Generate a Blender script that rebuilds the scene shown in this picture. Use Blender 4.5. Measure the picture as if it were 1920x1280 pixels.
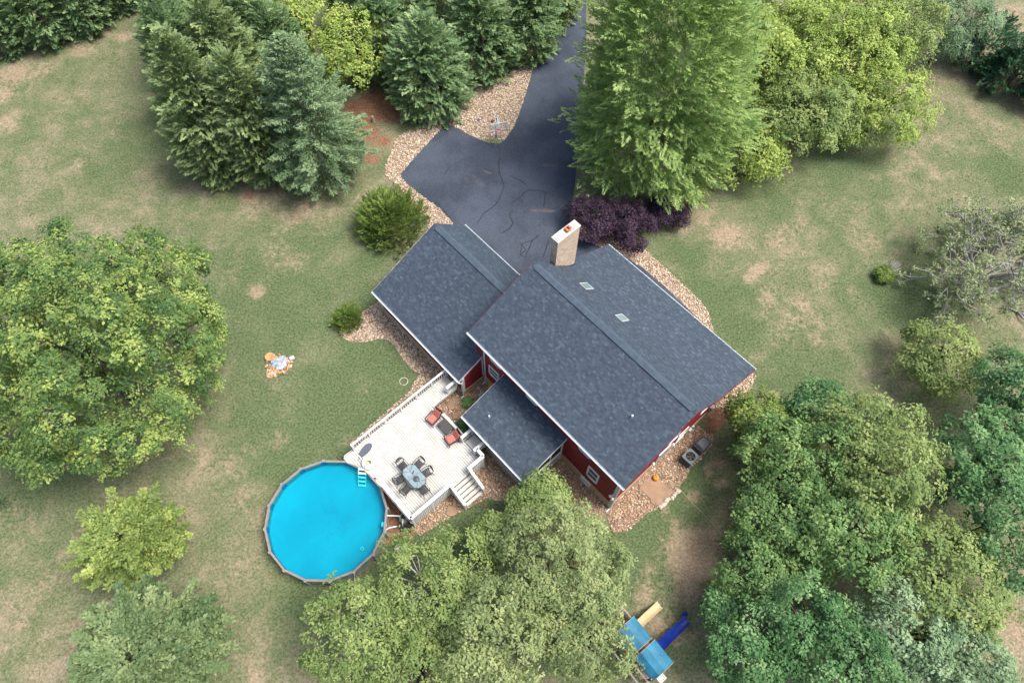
import bpy, math, random
import numpy as np
from mathutils import Vector, Matrix

PI = math.pi
for o in list(bpy.data.objects):
    bpy.data.objects.remove(o)
SC = bpy.context.scene
COL = SC.collection

# ------------------------------------------------------------------ camera, sky, sun, exposure
TILT, ROLL, HEIGHT = 0.482, -0.02, 45.0
cam = bpy.data.cameras.new('camera')
cam.sensor_width = 36.0
cam.lens = 24.94
cam.clip_end = 3000.0
cam.clip_start = 0.5
camera = bpy.data.objects.new('camera', cam)
COL.objects.link(camera)
camera.matrix_world = Matrix.Translation((0, 0, HEIGHT)) @ Matrix.Rotation(TILT, 4, 'X') @ Matrix.Rotation(-ROLL, 4, 'Z')
SC.camera = camera

SUN_EL, SUN_AZ = math.radians(64), math.radians(95)      # azimuth clockwise from the top of the picture
world = bpy.data.worlds.new('World')
SC.world = world
world.use_nodes = True
wn = world.node_tree
sky = wn.nodes.new('ShaderNodeTexSky')
sky.sky_type = 'NISHITA'
sky.sun_disc = False
sky.sun_elevation = SUN_EL
sky.sun_rotation = SUN_AZ
sky.air_density = 1.0
sky.dust_density = 5.0
sky.ozone_density = 1.0
bg = wn.nodes['Background']
bg.inputs['Strength'].default_value = 0.135
wn.links.new(sky.outputs['Color'], bg.inputs['Color'])

sl = bpy.data.lights.new('sun', 'SUN')
sl.energy = 2.3
sl.angle = math.radians(22)
sl.color = (1.0, 0.95, 0.88)
sun = bpy.data.objects.new('sun', sl)
COL.objects.link(sun)
sd = Vector((math.sin(SUN_AZ) * math.cos(SUN_EL), math.cos(SUN_AZ) * math.cos(SUN_EL), math.sin(SUN_EL)))
sun.rotation_euler = sd.to_track_quat('Z', 'Y').to_euler()
sun.location = (40, 0, 60)

SC.view_settings.view_transform = 'Standard'
SC.view_settings.look = 'None'
SC.view_settings.exposure = 0.93
SC.view_settings.gamma = 1.0
SC.view_settings.use_curve_mapping = False
SC.cycles.max_bounces = 6
SC.cycles.diffuse_bounces = 3
SC.cycles.glossy_bounces = 2
SC.cycles.transmission_bounces = 4
SC.cycles.transparent_max_bounces = 8

# ------------------------------------------------------------------ materials
MATS = {}

def new_mat(name):
    m = bpy.data.materials.new(name)
    m.use_nodes = True
    nt = m.node_tree
    return m, nt, nt.nodes, nt.links, nt.nodes['Principled BSDF']

def ramp(nt, stops, interp='LINEAR'):
    r = nt.nodes.new('ShaderNodeValToRGB')
    r.color_ramp.interpolation = interp
    e = r.color_ramp.elements
    while len(e) < len(stops):
        e.new(0.5)
    for k, (p, c) in enumerate(stops):
        e[k].position = p
        e[k].color = (*c, 1)
    return r

def noise(nt, vec, scale, detail=4, rough=0.6, dist=0.0):
    n = nt.nodes.new('ShaderNodeTexNoise')
    n.inputs['Scale'].default_value = scale
    n.inputs['Detail'].default_value = detail
    n.inputs['Roughness'].default_value = rough
    n.inputs['Distortion'].default_value = dist
    nt.links.new(vec, n.inputs['Vector'])
    return n.outputs['Fac']

def math_node(nt, op, a, b, clamp=False):
    n = nt.nodes.new('ShaderNodeMath')
    n.operation = op
    n.use_clamp = clamp
    for k, v in enumerate((a, b)):
        if isinstance(v, (int, float)):
            n.inputs[k].default_value = v
        else:
            nt.links.new(v, n.inputs[k])
    return n.outputs[0]

def mixc(nt, fac, a, b, mode='MIX'):
    n = nt.nodes.new('ShaderNodeMix')
    n.data_type = 'RGBA'
    n.blend_type = mode
    for sock, v in ((n.inputs[0], fac), (n.inputs[6], a), (n.inputs[7], b)):
        if isinstance(v, (int, float)):
            sock.default_value = v
        elif isinstance(v, tuple):
            sock.default_value = (*v, 1)
        else:
            nt.links.new(v, sock)
    return n.outputs[2]

def smooth(nt, x, lo, hi):
    n = nt.nodes.new('ShaderNodeMapRange')
    n.interpolation_type = 'SMOOTHSTEP'
    nt.links.new(x, n.inputs[0])
    n.inputs[1].default_value = lo
    n.inputs[2].default_value = hi
    return n.outputs[0]

def coords(nt):
    return nt.nodes.new('ShaderNodeTexCoord').outputs['Object']

def add_bump(nt, b, h, strength, dist=0.02):
    n = nt.nodes.new('ShaderNodeBump')
    n.inputs['Strength'].default_value = strength
    n.inputs['Distance'].default_value = dist
    nt.links.new(h, n.inputs['Height'])
    nt.links.new(n.outputs[0], b.inputs['Normal'])

def plain(name, c, rough=0.6, var=0.25, scale=6.0, metal=0.0, spec=0.3, bump=0.1, per_object=0.0):
    """solid paint or material with a little uneven wear"""
    m, nt, N, L, b = new_mat(name)
    v = coords(nt)
    n1 = noise(nt, v, scale, 5)
    f = smooth(nt, n1, 0.3, 0.75)
    lo = tuple(x * (1 - var) for x in c)
    hi = tuple(min(1, x * (1 + var * 0.6)) for x in c)
    col = mixc(nt, f, lo, hi)
    if per_object:
        oi = N.new('ShaderNodeObjectInfo')
        k = math_node(nt, 'MULTIPLY_ADD', oi.outputs['Random'], per_object)
        k.node.inputs[2].default_value = 1 - per_object * 0.5
        hs = N.new('ShaderNodeHueSaturation')
        L.new(col, hs.inputs['Color'])
        L.new(k, hs.inputs['Value'])
        col = hs.outputs[0]
    L.new(col, b.inputs['Base Color'])
    b.inputs['Roughness'].default_value = rough
    b.inputs['Metallic'].default_value = metal
    b.inputs['Specular IOR Level'].default_value = spec
    if bump:
        add_bump(nt, b, noise(nt, v, scale * 8, 3), bump)
    MATS[name] = m
    return m

def islands(name, stops, rough=0.8, noise_scale=None, interp='LINEAR', spec=0.2, patch=None):
    """every separate piece of the mesh gets its own colour out of the ramp"""
    m, nt, N, L, b = new_mat(name)
    g = N.new('ShaderNodeNewGeometry')
    r = ramp(nt, stops, interp)
    L.new(g.outputs['Random Per Island'], r.inputs[0])
    col = r.outputs[0]
    v = coords(nt)
    if noise_scale:
        f = smooth(nt, noise(nt, v, noise_scale, 4), 0.25, 0.8)
        col = mixc(nt, f, mixc(nt, 0.45, col, (0.0, 0.0, 0.0)), col)
    if patch:
        f = smooth(nt, noise(nt, v, patch[0], 3), 0.35, 0.7)
        col = mixc(nt, math_node(nt, 'MULTIPLY', f, patch[2]), col, patch[1])
    L.new(col, b.inputs['Base Color'])
    b.inputs['Roughness'].default_value = rough
    b.inputs['Specular IOR Level'].default_value = spec
    MATS[name] = m
    return m

def leaf_mat(name, dark, mid, light, trans=0.3, rough=0.55):
    """leaf colour varies from leaf to leaf and from clump to clump"""
    m, nt, N, L, b = new_mat(name)
    a = N.new('ShaderNodeAttribute')
    a.attribute_name = 'tint'
    r = ramp(nt, [(0.0, dark), (0.5, mid), (1.0, light)])
    L.new(a.outputs['Fac'], r.inputs[0])
    L.new(r.outputs[0], b.inputs['Base Color'])
    b.inputs['Roughness'].default_value = rough
    b.inputs['Specular IOR Level'].default_value = 0.18
    t = N.new('ShaderNodeBsdfTranslucent')
    L.new(mixc(nt, 1.0, r.outputs[0], (1.0, 1.0, 0.55), 'MULTIPLY'), t.inputs['Color'])
    mx = N.new('ShaderNodeMixShader')
    mx.inputs[0].default_value = trans
    L.new(b.outputs[0], mx.inputs[1])
    L.new(t.outputs[0], mx.inputs[2])
    L.new(mx.outputs[0], N['Material Output'].inputs['Surface'])
    MATS[name] = m
    return m

# ------------------------------------------------------------------ mesh helpers
class MB:
    """collects simple solids; mesh() turns them into one mesh"""
    def __init__(self):
        self.v, self.f, self.m = [], [], Matrix.Identity(4)
    def add(self, vs, fs):
        b = len(self.v)
        self.v += [tuple(self.m @ Vector(p)) for p in vs]
        self.f += [tuple(b + i for i in q) for q in fs]
        return self
    def box(self, x0, x1, y0, y1, z0, z1):
        vs = [(x, y, z) for z in (z0, z1) for x, y in ((x0, y0), (x1, y0), (x1, y1), (x0, y1))]
        return self.add(vs, [(3, 2, 1, 0), (4, 5, 6, 7), (0, 1, 5, 4), (1, 2, 6, 5), (2, 3, 7, 6), (3, 0, 4, 7)])
    def prism(self, poly, z0, z1):
        n = len(poly)
        vs = [(x, y, z0) for x, y in poly] + [(x, y, z1) for x, y in poly]
        a = sum(poly[i][0] * poly[(i + 1) % n][1] - poly[(i + 1) % n][0] * poly[i][1] for i in range(n))
        if a < 0:
            vs = [(x, y, z0) for x, y in poly[::-1]] + [(x, y, z1) for x, y in poly[::-1]]
        return self.add(vs, [tuple(range(n))[::-1], tuple(range(n, 2 * n))] + [(i, (i + 1) % n, n + (i + 1) % n, n + i) for i in range(n)])
    def tube(self, pts, rad, seg=6, cap=True):
        pts = [Vector(p) for p in pts]
        if isinstance(rad, (int, float)):
            rad = [rad] * len(pts)
        vs, fs = [], []
        for i, p in enumerate(pts):
            d = (pts[min(i + 1, len(pts) - 1)] - pts[max(i - 1, 0)]).normalized()
            s = d.orthogonal().normalized() if i == 0 else (prev - d * prev.dot(d)).normalized()
            prev = s
            t = d.cross(s)
            for k in range(seg):
                a = 2 * PI * k / seg
                vs.append(tuple(p + (s * math.cos(a) + t * math.sin(a)) * rad[i]))
        for i in range(len(pts) - 1):
            for k in range(seg):
                a, b = i * seg + k, i * seg + (k + 1) % seg
                fs.append((a, b, b + seg, a + seg))
        if cap:
            fs.append(tuple(range(seg))[::-1])
            fs.append(tuple((len(pts) - 1) * seg + k for k in range(seg)))
        return self.add(vs, fs)
    def lathe(self, prof, seg=24, center=(0, 0)):
        vs, fs = [], []
        for r, z in prof:
            for k in range(seg):
                a = 2 * PI * k / seg
                vs.append((center[0] + r * math.cos(a), center[1] + r * math.sin(a), z))
        for i in range(len(prof) - 1):
            for k in range(seg):
                a, b = i * seg + k, i * seg + (k + 1) % seg
                fs.append((a, b, b + seg, a + seg))
        return self.add(vs, fs)
    def quad(self, a, b, c, d):
        return self.add([a, b, c, d], [(0, 1, 2, 3)])
    def mesh(self, name, mat, flat=True):
        me = bpy.data.meshes.new(name)
        me.from_pydata(self.v, [], self.f)
        me.materials.append(MATS[mat] if isinstance(mat, str) else mat)
        if not flat:
            me.polygons.foreach_set('use_smooth', [True] * len(me.polygons))
        me.update()
        return me

def place(name, me, parent=None, loc=(0, 0, 0), rot=(0, 0, 0), kind=None, label=None):
    o = bpy.data.objects.new(name, me)
    COL.objects.link(o)
    o.location = loc
    o.rotation_euler = rot
    if parent is not None:
        o.parent = parent
    if kind:
        o['kind'] = kind
    if label:
        o['label'] = label
    return o

def part(name, mb, mat, parent, flat=True, **kw):
    return place(name, mb.mesh(name, mat, flat), parent, **kw)

def tag(o, label, cat, group=None):
    o['label'] = label
    o['category'] = cat
    if group:
        o['group'] = group
    return o

def thing(name, label, cat, loc=(0, 0, 0), rotz=0.0, group=None):
    o = bpy.data.objects.new(name, None)
    o.empty_display_size = 0.3
    COL.objects.link(o)
    o.location = loc
    o.rotation_euler = (0, 0, rotz)
    return tag(o, label, cat, group)

def copy_thing(src, loc, rotz, label):
    """a thing with copies of its parts and sub-parts"""
    r = src.copy()
    COL.objects.link(r)
    r.location = loc
    r.rotation_euler = (0, 0, rotz)
    r['label'] = label
    for ch in src.children:
        c = ch.copy()
        COL.objects.link(c)
        c.parent = r
        for g in ch.children:
            d = g.copy()
            COL.objects.link(d)
            d.parent = c
    return r

def inside(poly, x, y):
    """vectorised point in polygon"""
    poly = np.asarray(poly, float)
    r = np.zeros(len(x), bool)
    n = len(poly)
    for i in range(n):
        x0, y0 = poly[i]
        x1, y1 = poly[(i + 1) % n]
        if y0 == y1:
            continue
        c = ((y0 > y) != (y1 > y)) & (x < (x1 - x0) * (y - y0) / (y1 - y0) + x0)
        r ^= c
    return r

def np_mesh(name, verts, nper, mat, tint=None):
    """verts (F*nper,3): every face has its own nper vertices"""
    nf = len(verts) // nper
    me = bpy.data.meshes.new(name)
    me.vertices.add(len(verts))
    me.vertices.foreach_set('co', verts.astype(np.float32).ravel())
    me.loops.add(len(verts))
    me.loops.foreach_set('vertex_index', np.arange(len(verts), dtype=np.int32))
    me.polygons.add(nf)
    me.polygons.foreach_set('loop_start', np.arange(0, len(verts), nper, dtype=np.int32))
    if tint is not None:
        a = me.attributes.new('tint', 'FLOAT', 'POINT')
        a.data.foreach_set('value', np.repeat(tint, nper).astype(np.float32))
    me.materials.append(MATS[mat])
    me.update(calc_edges=True)
    return me

# house frame: u runs along the main ridge (to the lower right), v across it (to the upper right)
HX, HY, HT = -2.757, 21.034, -0.813
HU = np.array([math.cos(HT), math.sin(HT)])
HV = np.array([-HU[1], HU[0]])

def hw(u, v):
    return (HX + u * HU[0] + v * HV[0], HY + u * HU[1] + v * HV[1])

def hpoly(pts):
    return [hw(u, v) for u, v in pts]

# ------------------------------------------------------------------ the ground
def lawn_material():
    m, nt, N, L, b = new_mat('lawn')
    v = coords(nt)
    def attr(n):
        a = N.new('ShaderNodeAttribute')
        a.attribute_name = n
        return a.outputs['Fac']
    big = noise(nt, v, 0.09, 3)
    mid = noise(nt, v, 0.42, 6, 0.65, 0.4)
    fine = noise(nt, v, 2.6, 6, 0.7)
    speck = noise(nt, v, 6.5, 5, 0.8)
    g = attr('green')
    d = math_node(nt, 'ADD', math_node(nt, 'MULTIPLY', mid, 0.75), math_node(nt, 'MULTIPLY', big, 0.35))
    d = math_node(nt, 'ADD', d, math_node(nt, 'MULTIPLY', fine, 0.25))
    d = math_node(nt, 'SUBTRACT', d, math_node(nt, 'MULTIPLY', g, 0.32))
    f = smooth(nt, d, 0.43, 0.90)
    r = ramp(nt, [(0.0, (0.062, 0.106, 0.030)), (0.35, (0.110, 0.138, 0.055)), (0.65, (0.172, 0.172, 0.090)), (1.0, (0.290, 0.232, 0.156))])
    L.new(f, r.inputs[0])
    col = r.outputs[0]
    tuft = math_node(nt, 'MULTIPLY', smooth(nt, noise(nt, v, 1.7, 6, 0.75, 0.0), 0.55, 0.72), 0.35)
    col = mixc(nt, tuft, col, (0.075, 0.092, 0.042))
    s = math_node(nt, 'ADD', math_node(nt, 'ADD', attr('soil'), 0.06), math_node(nt, 'MULTIPLY', math_node(nt, 'SUBTRACT', fine, 0.5), 1.5))
    s = math_node(nt, 'ADD', s, math_node(nt, 'MULTIPLY', math_node(nt, 'SUBTRACT', mid, 0.5), 1.1))
    sf = smooth(nt, s, 0.30, 0.95)
    sc = mixc(nt, smooth(nt, fine, 0.35, 0.7), (0.33, 0.215, 0.140), (0.43, 0.320, 0.235))
    col = mixc(nt, math_node(nt, 'MULTIPLY', sf, 0.66), col, sc)
    rr = math_node(nt, 'ADD', attr('red'), math_node(nt, 'MULTIPLY', math_node(nt, 'SUBTRACT', fine, 0.5), 1.0))
    rf = smooth(nt, rr, 0.35, 0.7)
    rc = mixc(nt, smooth(nt, fine, 0.35, 0.7), (0.155, 0.062, 0.032), (0.30, 0.135, 0.075))
    col = mixc(nt, rf, col, rc)
    sp = smooth(nt, speck, 0.34, 0.66)
    col = mixc(nt, sp, mixc(nt, 0.38, col, (0.0, 0.0, 0.0)), mixc(nt, 0.14, col, (0.6, 0.6, 0.5)))
    pale = smooth(nt, noise(nt, v, 5.0, 6, 0.8), 0.60, 0.74)
    col = mixc(nt, math_node(nt, 'MULTIPLY', pale, 0.35), col, (0.34, 0.31, 0.22))
    L.new(col, b.inputs['Base Color'])
    b.inputs['Roughness'].default_value = 0.95
    b.inputs['Specular IOR Level'].default_value = 0.05
    add_bump(nt, b, math_node(nt, 'ADD', speck, math_node(nt, 'MULTIPLY', fine, 1.5)), 0.6, 0.06)
    MATS['lawn'] = m

lawn_material()

def asphalt_material():
    m, nt, N, L, b = new_mat('asphalt')
    v = coords(nt)
    f = smooth(nt, noise(nt, v, 0.20, 5, 0.6), 0.38, 0.64)
    col = mixc(nt, f, (0.027, 0.040, 0.066), (0.058, 0.077, 0.112))
    w = smooth(nt, noise(nt, v, 0.35, 5, 0.6, 0.8), 0.60, 0.75)
    col = mixc(nt, math_node(nt, 'MULTIPLY', w, 0.5), col, (0.115, 0.105, 0.115))
    s = smooth(nt, noise(nt, v, 10.0, 5, 0.85), 0.32, 0.72)
    col = mixc(nt, s, mixc(nt, 0.35, col, (0.0, 0.0, 0.0)), mixc(nt, 0.05, col, (0.5, 0.5, 0.5)))
    dot = smooth(nt, noise(nt, v, 3.3, 2, 0.5), 0.80, 0.82)
    col = mixc(nt, dot, col, (0.35, 0.33, 0.30))
    L.new(col, b.inputs['Base Color'])
    b.inputs['Roughness'].default_value = 0.72
    b.inputs['Specular IOR Level'].default_value = 0.25
    add_bump(nt, b, noise(nt, v, 30.0, 3, 0.8), 0.25, 0.01)
    MATS['asphalt'] = m

asphalt_material()
plain('crack_seal', (0.022, 0.026, 0.036), 0.6, 0.3, 3.0)
plain('patch_seal', (0.095, 0.088, 0.092), 0.8, 0.3, 1.5)
plain('gravel_base', (0.27, 0.20, 0.145), 0.95, 0.5, 2.2, bump=0.5)
islands('river_stone', [(0.0, (0.36, 0.275, 0.21)), (0.15, (0.48, 0.385, 0.29)), (0.40, (0.57, 0.465, 0.35)), (0.65, (0.62, 0.53, 0.41)),
                        (0.85, (0.50, 0.33, 0.22)), (1.0, (0.76, 0.71, 0.63))], 0.7)
islands('river_stone_brown', [(0.0, (0.22, 0.14, 0.095)), (0.2, (0.37, 0.245, 0.16)), (0.5, (0.54, 0.40, 0.275)), (0.75, (0.45, 0.28, 0.175)),
                              (0.9, (0.60, 0.47, 0.34)), (1.0, (0.72, 0.65, 0.55))], 0.7)

DRIVE = [(5.01, 67.84), (5.22, 60.57), (4.97, 58.51), (3.38, 55.31), (1.61, 51.97), (0.99, 48.97), (0.22, 45.67), (-0.14, 44.18), (-0.84, 42.81), (-1.10, 42.41), (-1.42, 42.17), (-2.34, 42.26), (-3.60, 42.82), (-4.88, 43.75), (-5.67, 44.16), (-6.00, 44.21), (-6.21, 44.08), (-6.37, 43.71), (-7.94, 41.18), (-9.39, 38.63), (-9.21, 38.24), (-8.07, 37.04), (-5.89, 35.24), (-4.79, 33.86)] + hpoly([(-7.6, 6.0), (-7.6, 5.0), (0.6, 5.0), (0.6, 11.0), (9.5, 11.5)]) + [(13.47, 25.65), (12.91, 26.49), (12.17, 27.43), (10.88, 28.92), (9.84, 30.02), (8.20, 31.25), (6.80, 31.83), (5.09, 32.57), (4.33, 34.08), (4.34, 34.45), (4.85, 38.11), (5.34, 43.54), (6.25, 54.05), (6.45, 60.61), (6.78, 67.90)]
BED_A = [(1.61, 52.45), (0.70, 51.47), (-1.32, 50.07), (-4.18, 48.15), (-6.26, 45.49), (-8.63, 43.95), (-10.06, 42.47), (-10.69, 39.67), (-10.57, 38.49), (-9.27, 37.31), (-7.10, 34.16), (-6.13, 32.24)] + hpoly([(-7.4, 6.3), (-3, 7)]) + [(-4.79, 33.86), (-7.69, 38.01), (-7.94, 41.18), (-6.00, 44.21), (-3.03, 42.60), (-0.79, 42.66), (0.30, 45.55)]
BED_B = hpoly([(0.6, -1.3), (-7.7, -1.1)]) + [(-9.66, 26.79), (-10.49, 26.17), (-11.37, 25.39), (-11.96, 24.49), (-12.48, 23.78), (-11.58, 23.26), (-10.66, 23.22), (-9.38, 23.55), (-8.77, 23.39), (-8.28, 22.93), (-7.94, 22.27), (-7.08, 21.25), (-6.39, 20.81), (-6.70, 20.23), (-7.09, 19.34), (-8.13, 18.33), (-9.65, 16.66), (-10.63, 15.62)] + hpoly([(-0.1, -9.9), (-0.1, -4.0)])
BED_C = hpoly([(-0.3, -4.2), (4.0, -4.2), (4.0, 0.5), (0.5, 0.5), (0.5, -1.4), (-0.3, -1.4)])
BED_D = hpoly([(5.5, -9.8)]) + [(-5.92, 10.05), (-5.53, 9.71), (-4.73, 10.22), (-3.73, 10.88), (-2.71, 11.44), (-1.91, 11.87), (-1.41, 12.15), (-0.58, 12.00), (0.20, 12.12), (1.91, 11.84), (4.63, 11.38)] + hpoly([(13.3, -0.9), (13.0, 0.5), (5.0, 0.5)])
BED_E = hpoly([(12.8, 0.0)]) + [(6.39, 10.58), (6.57, 10.15), (7.42, 10.26), (7.95, 10.67), (8.80, 11.40), (9.53, 11.71), (10.58, 12.61), (11.00, 13.14), (11.59, 13.86), (11.82, 14.41), (12.54, 14.97), (13.48, 16.09), (13.62, 16.66), (12.92, 17.21)] + hpoly([(12.8, 8.6)])
BED_F = hpoly([(12.9, 10.6)]) + [(14.28, 18.67), (15.14, 18.85), (15.91, 19.14), (16.65, 20.24), (17.12, 21.19), (16.87, 21.80)] + hpoly([(12.9, 12.6)])
BED_G = [(4.08, 38.87), (5.21, 34.05), (5.86, 33.45), (8.28, 32.75), (10.15, 31.64), (11.90, 29.61), (13.17, 28.10), (13.83, 27.24), (14.36, 26.30), (14.50, 25.14), (14.61, 24.39)] + hpoly([(11.3, 12.6), (9.0, 12.4)]) + [(13.19, 25.60), (12.16, 27.11), (10.71, 28.75), (9.59, 29.92), (8.03, 31.00), (6.62, 31.55), (4.80, 32.41), (4.08, 33.77), (4.32, 37.76)]
BEDS = [BED_A, BED_B, BED_C, BED_D, BED_E, BED_F, BED_G]
PATIO = [(8.40, 13.02), (9.59, 11.83), (10.63, 12.82), (9.34, 14.03)]

SOIL = [(-44.27, 49.13, 2.12, 0.80), (-42.27, 49.52, 1.32, 0.70), (-39.67, 52.65, 1.45, 0.55), (-36.01, 54.31, 0.88, 0.90), (-44.41, 46.85, 1.39, 0.90), (-42.68, 43.16, 1.13, 0.80), (-43.14, 43.45, 1.35, 0.60), (-35.65, 39.25, 0.96, 0.55), (-29.02, 37.19, 0.43, 0.80), (-21.19, 36.24, 0.85, 1.30), (-19.09, 36.89, 2.14, 0.60), (-15.73, 37.36, 2.58, 0.60), (-17.05, 34.80, 1.68, 0.60), (-14.07, 37.84, 1.73, 0.60), (-20.35, 34.46, 1.05, 0.50), (-36.20, 43.34, 0.68, 0.60), (-33.94, 42.49, 0.99, 0.40), (-20.63, 29.44, 1.81, 0.45), (-17.67, 30.97, 2.45, 0.45), (-18.83, 32.95, 1.66, 0.45), (-18.96, 27.35, 0.71, 1.00), (-15.04, 32.53, 1.24, 0.40), (-26.70, 9.42, 1.33, 0.50), (-25.85, 11.11, 1.02, 0.60), (-28.43, 5.60, 1.60, 0.45), (-27.03, 6.24, 1.93, 0.50), (-27.18, 1.84, 1.84, 0.45), (-22.31, 5.41, 1.27, 0.50), (-18.25, 13.71, 1.56, 0.50), (-16.64, 7.37, 0.78, 0.60), (-17.22, 11.97, 1.54, 0.60), (-19.44, 14.41, 0.88, 0.50), (-15.09, 15.60, 1.06, 0.40), (-14.39, 2.22, 1.54, 0.45), (-28.77, 3.81, 1.57, 0.50), (-24.41, 3.89, 1.57, 0.50), (-27.19, 7.80, 1.31, 0.50), (-17.14, 15.19, 1.06, 0.40), (-31.28, 10.66, 1.35, 0.50), (16.47, 33.30, 1.33, 1.00), (15.33, 34.30, 1.26, 0.60), (17.66, 29.25, 0.40, 1.20), (18.12, 29.69, 0.40, 1.20), (18.68, 30.18, 0.40, 1.20), (19.16, 30.68, 0.37, 1.10), (20.18, 33.14, 1.41, 0.60), (21.56, 33.94, 1.42, 0.60), (18.93, 27.54, 1.11, 0.70), (18.33, 26.16, 0.78, 0.60), (21.00, 25.78, 1.75, 0.60), (19.69, 24.86, 1.16, 0.60), (21.94, 24.47, 0.96, 0.70), (21.16, 26.68, 0.79, 0.60), (28.06, 33.08, 1.00, 0.60), (26.71, 34.58, 1.26, 0.40), (37.18, 50.75, 1.43, 0.50), (29.40, 4.60, 1.26, 0.70), (30.22, 5.20, 1.11, 0.90), (47.06, 59.54, 2.03, 0.70), (45.13, 56.53, 1.49, 0.60), (30.27, 6.41, 0.97, 0.60), (24.25, 30.51, 1.62, 0.35), (25.43, 36.67, 2.14, 0.30), (32.53, 41.31, 2.22, 0.40), (35.99, 44.36, 1.82, 0.40), (11.49, 8.71, 1.65, 1.70), (12.42, 9.70, 1.13, 1.30), (10.68, 10.66, 0.67, 0.90), (11.05, 7.59, 0.98, 1.10), (9.92, 11.66, 0.41, 0.90), (10.70, 10.16, 0.47, 1.00), (8.37, 6.60, 0.97, 0.80), (9.11, 5.70, 1.28, 0.70), (18.20, 19.47, 0.66, 1.40), (8.81, 8.18, 0.46, 0.70), (10.15, 8.52, 0.66, 0.90), (11.86, 12.39, 0.55, 0.90), (13.11, 14.36, 0.56, 0.90), (13.77, 13.48, 0.55, 0.90), (13.68, 14.73, 0.70, 0.80), (9.33, 4.52, 1.26, 0.80), (10.61, 6.34, 0.97, 0.80), (-10.68, 15.70, 0.71, 0.60), (-9.85, 19.38, 0.37, 0.70), (-8.78, 20.82, 0.34, 0.60), (-13.72, 20.71, 0.52, 0.40), (-16.27, 19.76, 0.88, 0.50)]
RED = [(-44.32, 48.99, 1.60, 0.42), (-42.34, 49.71, 1.04, 0.36), (-43.55, 44.36, 1.36, 0.42), (-39.67, 52.65, 0.87, 0.34), (-21.19, 36.24, 0.68, 0.75), (-19.12, 37.06, 1.72, 0.33), (-13.39, 37.59, 1.29, 0.33), (-18.96, 27.35, 0.55, 0.50), (16.38, 33.30, 1.00, 0.45), (11.49, 8.71, 1.12, 0.36), (-12.45, 46.77, 1.39, 1.00), (-12.34, 45.83, 1.75, 1.10), (-10.68, 45.25, 1.19, 1.00), (-12.50, 43.07, 1.17, 1.00), (-12.67, 40.71, 0.97, 0.90), (-11.06, 42.21, 0.98, 0.80), (-13.95, 45.78, 1.38, 0.90), (-11.73, 40.15, 0.70, 0.90), (-7.50, 48.84, 1.41, 0.80), (-4.24, 49.59, 1.42, 0.70), (15.34, 19.53, 0.59, 0.90), (14.48, 18.52, 0.80, 1.20), (13.85, 17.73, 0.65, 1.20), (14.83, 19.24, 0.51, 1.20), (13.39, 16.88, 0.57, 0.80), (29.75, 20.44, 0.59, 0.70), (36.70, 50.73, 0.95, 0.50), (31.18, 20.27, 0.74, 0.50), (28.28, 16.89, 0.93, 0.60), (26.98, 11.15, 0.75, 0.70), (-7.50, 12.17, 0.75, 1.10), (-7.09, 11.49, 0.75, 1.10), (-6.68, 10.65, 0.67, 1.10), (-7.32, 10.30, 0.60, 1.10), (-7.49, 9.64, 0.47, 1.00), (-7.81, 8.82, 0.33, 0.90), (-6.30, 10.16, 0.54, 1.00), (-5.94, 9.83, 0.40, 0.90), (-6.71, 9.82, 0.47, 0.90), (-1.67, 11.77, 0.48, 0.70), (12.26, 6.68, 1.16, 0.70), (14.61, 7.34, 0.98, 0.70), (8.79, 5.70, 0.96, 0.40), (9.91, 4.97, 1.08, 0.40), (11.01, 3.97, 1.07, 0.42), (9.92, 2.24, 1.05, 0.40), (9.10, 3.64, 1.06, 0.40)]  # red-brown soil; last patches round the playset also paint in shade
GREEN = [(-15.78, 26.73, 5.89, 0.70), (-11.55, 18.35, 4.73, 0.80), (-9.72, 21.63, 3.75, 0.80), (-17.35, 18.23, 2.91, 0.60), (-14.03, 15.63, 3.19, 0.70), (-1.82, 11.25, 2.03, 1.60), (-3.13, 10.39, 1.68, 1.40), (-5.75, 9.51, 1.33, 1.20), (10.07, 11.49, 2.04, 1.60), (8.55, 9.14, 1.99, 1.40), (7.46, 7.52, 1.63, 1.00), (11.99, 13.62, 1.39, 1.20), (14.17, 27.43, 3.16, 0.90), (13.35, 31.22, 1.63, 0.90), (16.20, 24.78, 2.70, 0.80), (20.27, 21.46, 3.00, 0.70), (29.28, 27.78, 2.78, 0.90), (23.94, 17.56, 2.17, 0.70), (40.50, 39.80, 2.63, 0.90), (26.29, 41.15, 2.66, 0.70), (19.93, 37.07, 2.57, 0.50), (-29.93, 42.60, 4.48, 0.35), (-33.40, 39.02, 2.61, 0.40), (-10.29, 26.86, 2.36, 1.00), (-7.78, 25.12, 1.55, 0.90), (-14.08, 31.55, 2.46, 0.60), (-11.11, 30.63, 1.63, 0.80), (-30.45, 11.71, 2.04, 0.50), (-10.88, 8.11, 1.31, 0.80), (-11.50, 5.62, 1.92, 0.80), (-6.95, 8.19, 1.31, 1.20), (18.90, 22.26, 1.89, 0.60), (33.53, 47.39, 2.79, 0.30)]  # greener grass; strong patches by the gable also paint in tree shade
HOLES = hpoly([(0.5, 0.5), (12.9, 0.5), (12.9, 12.8), (0.5, 12.8)])

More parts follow.
